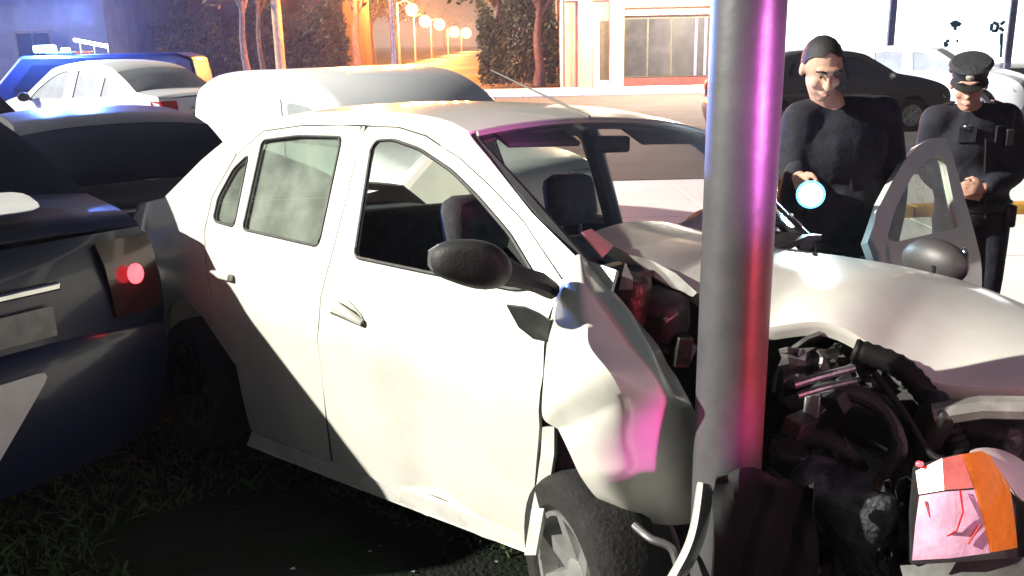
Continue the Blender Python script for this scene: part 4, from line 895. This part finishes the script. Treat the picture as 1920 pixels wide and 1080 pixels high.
# plastered house on the street corner and a dark one far left
BRICKM = mat('brown_plaster', (.13, .085, .06), .9, var=.45, scale=1.2, bump=.3, bscale=12)
def house(name, label, x0, x1, y, d, h, m, wins, door=None):
    t = empty(name, ((x0 + x1)/2, y, .13), 0, label, 'building'); w = (x1 - x0)
    MB().box((0, d/2, h/2), (w, d, h)).build('wall', m, t, smooth=False)
    MB().box((0, d/2 - .1, h + .12), (w + .5, d + .5, .24)).build('roof_slab', BRICKM, t, smooth=False, bevel=.03)
    MB().box((0, -.03, .2), (w + .04, .08, .4)).build('plinth', PAVE, t, smooth=False)
    for x, z, a, b in wins:
        f = MB().box((x, -.02, z), (a, .08, b)).build('window', mat('window_frame_brown', (.20, .15, .11), .6, var=.3), t, bevel=.01)
        for s in (-1, 1): MB().box((x + s*a*.23, -.065, z), (a*.40, .02, b*.84)).build('pane', GLASSB, f)
        MB().box((x, -.09, z - b/2 - .05), (a + .2, .16, .07)).build('sill', PAVE, f, bevel=.01)
    if door:
        f = MB().box((door, -.03, 1.05), (1.0, .08, 2.1)).build('door', mat('door_wood', (.10, .05, .03), .6, var=.4, scale=4), t, bevel=.01)
        MB().ball((door + .38, -.09, 1.05), .035, 10, 8).build('handle', CHROME, f)
    return t
house('corner_house', 'brown plastered house behind the street trees', -14.5, -7.2, 42, 8, 4.6, BRICKM, [(-2.4, 1.7, 1.3, 1.3), (2.2, 1.7, 1.3, 1.3)], .2)
house('blue_lit_house', 'plain house front washed by the blue lights', -26, -15.2, 36, 8, 5.0, mat('pale_plaster', (.22, .22, .23), .9, var=.35, scale=1.0, bump=.3, bscale=12), [(-3, 1.8, 1.4, 1.3), (2.6, 1.8, 1.4, 1.3)], 0)

# shop: pale columns, dark shop window, then the brightly lit white signboards
PINK = mat('salmon_plaster', (.48, .27, .19), .9, var=.18, scale=2, bump=.2)
CREAM = mat('cream_column', (.74, .71, .62), .8, var=.12, scale=3)
sh = empty('corner_shop', (atz(1200, 33.5), 33.5, .13), 0, 'corner shop with salmon wall, white columns and a dark shop window', 'shop')
ox = sh.location.x
def bxs(name, u0, u1, z0, z1, m, y=0.0, d=.3, parent=sh, bev=.015):
    x0, x1 = atz(u0, 33.5) - ox, atz(u1, 33.5) - ox
    return MB().box(((x0 + x1)/2, y + d/2, (z0 + z1)/2), (x1 - x0, d, z1 - z0)).build(name, m, parent, smooth=False, bevel=bev)
bxs('wall', 1060, 1512, 0, 4.6, PINK, .25, 6)
bxs('pilaster', 1084, 1111, 0, 3.4, PINK, 0, .3)
bxs('door_frame', 1112, 1124, 0, 2.35, CREAM, .02, .24)
dd_ = bxs('door', 1124.5, 1141, .25, 2.30, mat('brown_door', (.06, .045, .02), .6, var=.4), .1, .1)
bxs('threshold', 1112, 1142, 0, .24, CREAM, .0, .28)
bxs('column', 1143, 1168, -.02, 3.0, CREAM, -.12, .36)
bxs('lintel', 1060, 1349, 3.01, 3.45, CREAM, -.14, .38)
bxs('shutter_box', 1169, 1348, 2.72, 2.99, mat('shutter_box', (.22, .19, .13), .7, var=.3), .02, .22)
bxs('awning_bar', 1169, 1348, 2.46, 2.62, mat('awning_bar', (.66, .52, .42), .8, var=.2), -.06, .28)
wf = bxs('shop_window', 1169, 1348, .32, 2.40, mat('shop_frame', (.10, .095, .06), .6, var=.4), .16, .08)
for k in range(4):
    u0 = 1172 + k*44.4; bxs('pane', u0, u0 + 41, .38, 2.34, mat('shop_glass', (.050, .052, .056), .12, var=.4, scale=2), .135, .02, wf, .004)
for k in range(2): bxs('mullion', 1302 + k*18, 1307 + k*18, .34, 2.36, mat('lilac_mullion', (.20, .17, .32), .5), .11, .02, wf, .004)
bxs('stall_riser', 1169, 1348, 0, .30, mat('red_riser', (.20, .05, .04), .7, var=.4), .1, .16)
MB().tube([(atz(1053, 33.3) - ox, -.2, 0), (atz(1053, 33.3) - ox, -.2, 4.4)], .045, 10).build('drainpipe', CREAM, sh)
bxs('column', 1349, 1378, -.02, 3.0, CREAM, -.12, .36)
bxs('roof_slab', 1050, 1520, 4.62, 4.9, CREAM, -.2, 6.6)
light('shop_fill_light', 'POINT', (atz(1150, 33.5) - ox, -3.6, 3.6), 1500, (1.0, .72, .50), .2, sh)  # unseen lamps on arms, added to light shop front, kerb and road
light('shop_fill_light', 'POINT', (atz(1300, 33.5) - ox, -3.6, 3.7), 1300, (1.0, .88, .70), .2, sh)
for u in (1150, 1300):
    x = atz(u, 33.5) - ox
    w = MB().tube([(x, -.16, 3.9), (x, -2.6, 4.0), (x, -3.6, 3.85)], .025, 8).build('added_lamp_arm', STEEL, sh)
    MB().lathe([(.001, .1), (.16, .04), (.2, -.02)], Matrix.Translation((x, -3.6, 3.8)), 16).build('added_lamp_shade', PLASTIC, w)

LIT = mat('backlit_white_panel', (.9, .9, .9), .5, emit=(1, 1, .985), est=.95)
st = empty('lit_storefront', (atz(1700, 24), 24, 0), 0, 'storefront of brightly backlit white panels with teal lettering', 'shop')
ox2 = st.location.x
def b2(name, u0, u1, z0, z1, m, y=0.0, d=.2, parent=st, bev=.01):
    x0, x1 = atz(u0, 24) - ox2, atz(u1, 24) - ox2
    return MB().box(((x0 + x1)/2, y + d/2, (z0 + z1)/2), (x1 - x0, d, z1 - z0)).build(name, m, parent, smooth=False, bevel=bev)
b2('wall', 1440, 2100, 0, 3.6, mat('store_wall', (.7, .7, .68), .8, var=.1), .2, 5)
for u0, u1 in ((1446, 1659), (1673, 1884), (1892, 2096)): b2('light_panel', u0, u1, 1.0 if u0 > 1500 else .9, 2.93, LIT, .05, .14)
GREYP = mat('grey_post', (.22, .22, .25), .6, var=.3)
for u in (1666, 1888): b2('post', u - 6, u + 6, 0, 3.0, GREYP, -.02, .2)
b2('roof_edge', 1440, 2100, 2.95, 3.15, GREYP, -.4, .6)
b2('stall_riser', 1446, 2096, 0, .86, mat('olive_riser', (.20, .19, .15), .8, var=.4, scale=3), .04, .15)
TEAL = mat('teal_lettering', (.02, .16, .17), .5)
def stroke(u0, v0, u1, v1, w=.04):
    Y = 23.96; a, b = at(u0, v0, Y), at(u1, v1, Y); l0 = Vector((ox2, 24, 0))
    t = (b - a); n_ = Vector((-t.z, 0, t.x)).normalized()*w
    mk('letter', [a - n_ - l0, a + n_ - l0, b + n_ - l0, b - n_ - l0], [(0, 1, 2, 3)], TEAL, st, solid=.03)
for s in [(1782, 46, 1790, 40), (1790, 40, 1802, 46), (1790, 42, 1791, 57), (1784, 48, 1800, 47), (1772, 78, 1773, 92), (1774, 78, 1780, 76), (1773, 84, 1778, 84),
          (1860, 44, 1858, 58), (1862, 42, 1872, 46), (1860, 58, 1870, 58), (1872, 46, 1868, 58), (1876, 46, 1884, 40), (1874, 52, 1882, 58), (1894, 28, 1899, 27), (1793, 77, 1797, 77), (1878, 62, 1877, 84)]: stroke(*s)
stroke(1878, 84, 1876, 108, .03)

# orange street lamps receding down the street
GLOBE = mat('sodium_glow_globe_lit', (1, .7, .3), .3, emit=(1.0, .42, .09), est=3.2)
for k, (u, v_, Y) in enumerate(((772, 18, 72), (797, 40, 92), (824, 46, 116), (852, 60, 150), (874, 62, 200))):
    p = at(u, v_, Y); t = empty('street_lamp', (p.x - 1.1, p.y, .0), 0, ('first', 'second', 'third', 'fourth', 'farthest')[k] + ' orange lamp, its glow built as a ball, down the receding street from its corner', 'street lamp', 'lamps along the receding street')
    MB().tube([(0, 0, 0), (0, 0, p.z + .5)], [.11, .07], 10).build('post', STEEL, t); MB().tube([(0, 0, p.z + .4), (.6, 0, p.z + .7), (1.1, 0, p.z + .45)], .04, 8).build('arm', STEEL, t)
    MB().ball((1.1, 0, p.z), .011*Y*.46 + .10, 18, 12).build('globe', GLOBE, t)  # ball swells with distance to imitate the lamp's bloom
    light('lamp_light', 'POINT', (1.1, -1.2 - .006*Y, p.z - .2), 9000, (1.0, .30, .055), .4, t)
light_y = 46
tl = empty('street_lamp', (-7.6, 52, 0), 0, 'unseen tall orange lamp added to light the street trees', 'street lamp')  # its head is out of view, added to light the trees
MB().tube([(0, 0, 0), (0, 0, 6.2)], [.11, .07], 10).build('post', STEEL, tl); MB().tube([(0, 0, 6.1), (.7, -.4, 6.5), (1.5, -.8, 6.4)], .04, 8).build('arm', STEEL, tl)
MB().ball((1.6, -.9, 6.25), (.35, .25, .15), 14, 8).build('globe', GLOBE, tl)
light('lamp_light', 'POINT', (1.6, -1.2, 5.8), 9000, (1.0, .30, .055), .3, tl)
sl = empty('street_lamp', (-4.0, 33.2, .13), 0, 'orange street lamp on the pavement between the post and the corner', 'street lamp')
MB().tube([(0, 0, 0), (0, 0, 5.6)], [.10, .06], 10).build('post', STEEL, sl); MB().tube([(0, 0, 5.5), (-.6, -.2, 5.9), (-1.3, -.4, 5.8)], .035, 8).build('arm', STEEL, sl)
MB().ball((-1.4, -.45, 5.68), (.33, .22, .13), 14, 8).build('globe', GLOBE, sl)
light('lamp_light', 'POINT', (-1.4, -.5, 5.4), 8000, (1.0, .30, .055), .25, sl)
# far row of trees closing the street
for k, (x, y, h) in enumerate(((-11.3, 62, 7), (-12, 84, 8), (-13, 110, 8), (2.6, 62, 7), (3.4, 84, 8), (3.6, 112, 9), (-3, 260, 10), (-16, 240, 10))):
    tree(x, y, h, .25, ('first', 'second', 'third')[k % 3] + ' tree from the corner on the ' + ('lamp' if x < 0 else 'hedge') + ' side of the receding street' if k < 6 else ('full-crowned tree closing the far end of the receding street', 'broad tree behind the farthest orange lamp')[k - 6], LEAF2 if x < 0 else LEAF, spread=3.0 if y < 200 else 7, n=900, group='trees lining the receding street')

# broken glass and bits on the ground
bg = MB()
for k in range(420):
    x = random.gauss(.1, .55); y = random.gauss(2.0, .5); z = .118 if x > .22 else .14 if x > .07 else .004
    a = random.uniform(0, 6.28); q = random.uniform(.004, .014)
    bg.add([(x + q*math.cos(a + t), y + q*math.sin(a + t), z + random.uniform(0, .006)) for t in (0, 2.1, 4.2)], [(0, 1, 2)])
prop(bg.build('broken_glass', mat('glass_crumbs', (.35, .38, .36), .15, spec=.8), smooth=False), 'crumbs of broken glass scattered below the crushed wing', 'glass', kind='stuff')

hz = bpy.data.materials.new('bloom_haze'); hz.use_nodes = True; n = hz.node_tree.nodes; n.remove(n['Principled BSDF'])  # volume added to imitate lens bloom round the lamps
pv = n.new('ShaderNodeVolumePrincipled'); pv.inputs['Color'].default_value = (.9, .92, .95, 1); pv.inputs['Density'].default_value = .0008; pv.inputs['Anisotropy'].default_value = .2
hz.node_tree.links.new(pv.outputs[0], n['Material Output'].inputs['Volume'])
prop(MB().box((0, 320, 7.0), (804, 764, 16)).build('bloom_volume', hz, None, smooth=False), 'thin volume added as lens bloom round the lamps', 'bloom_volume', kind='stuff')
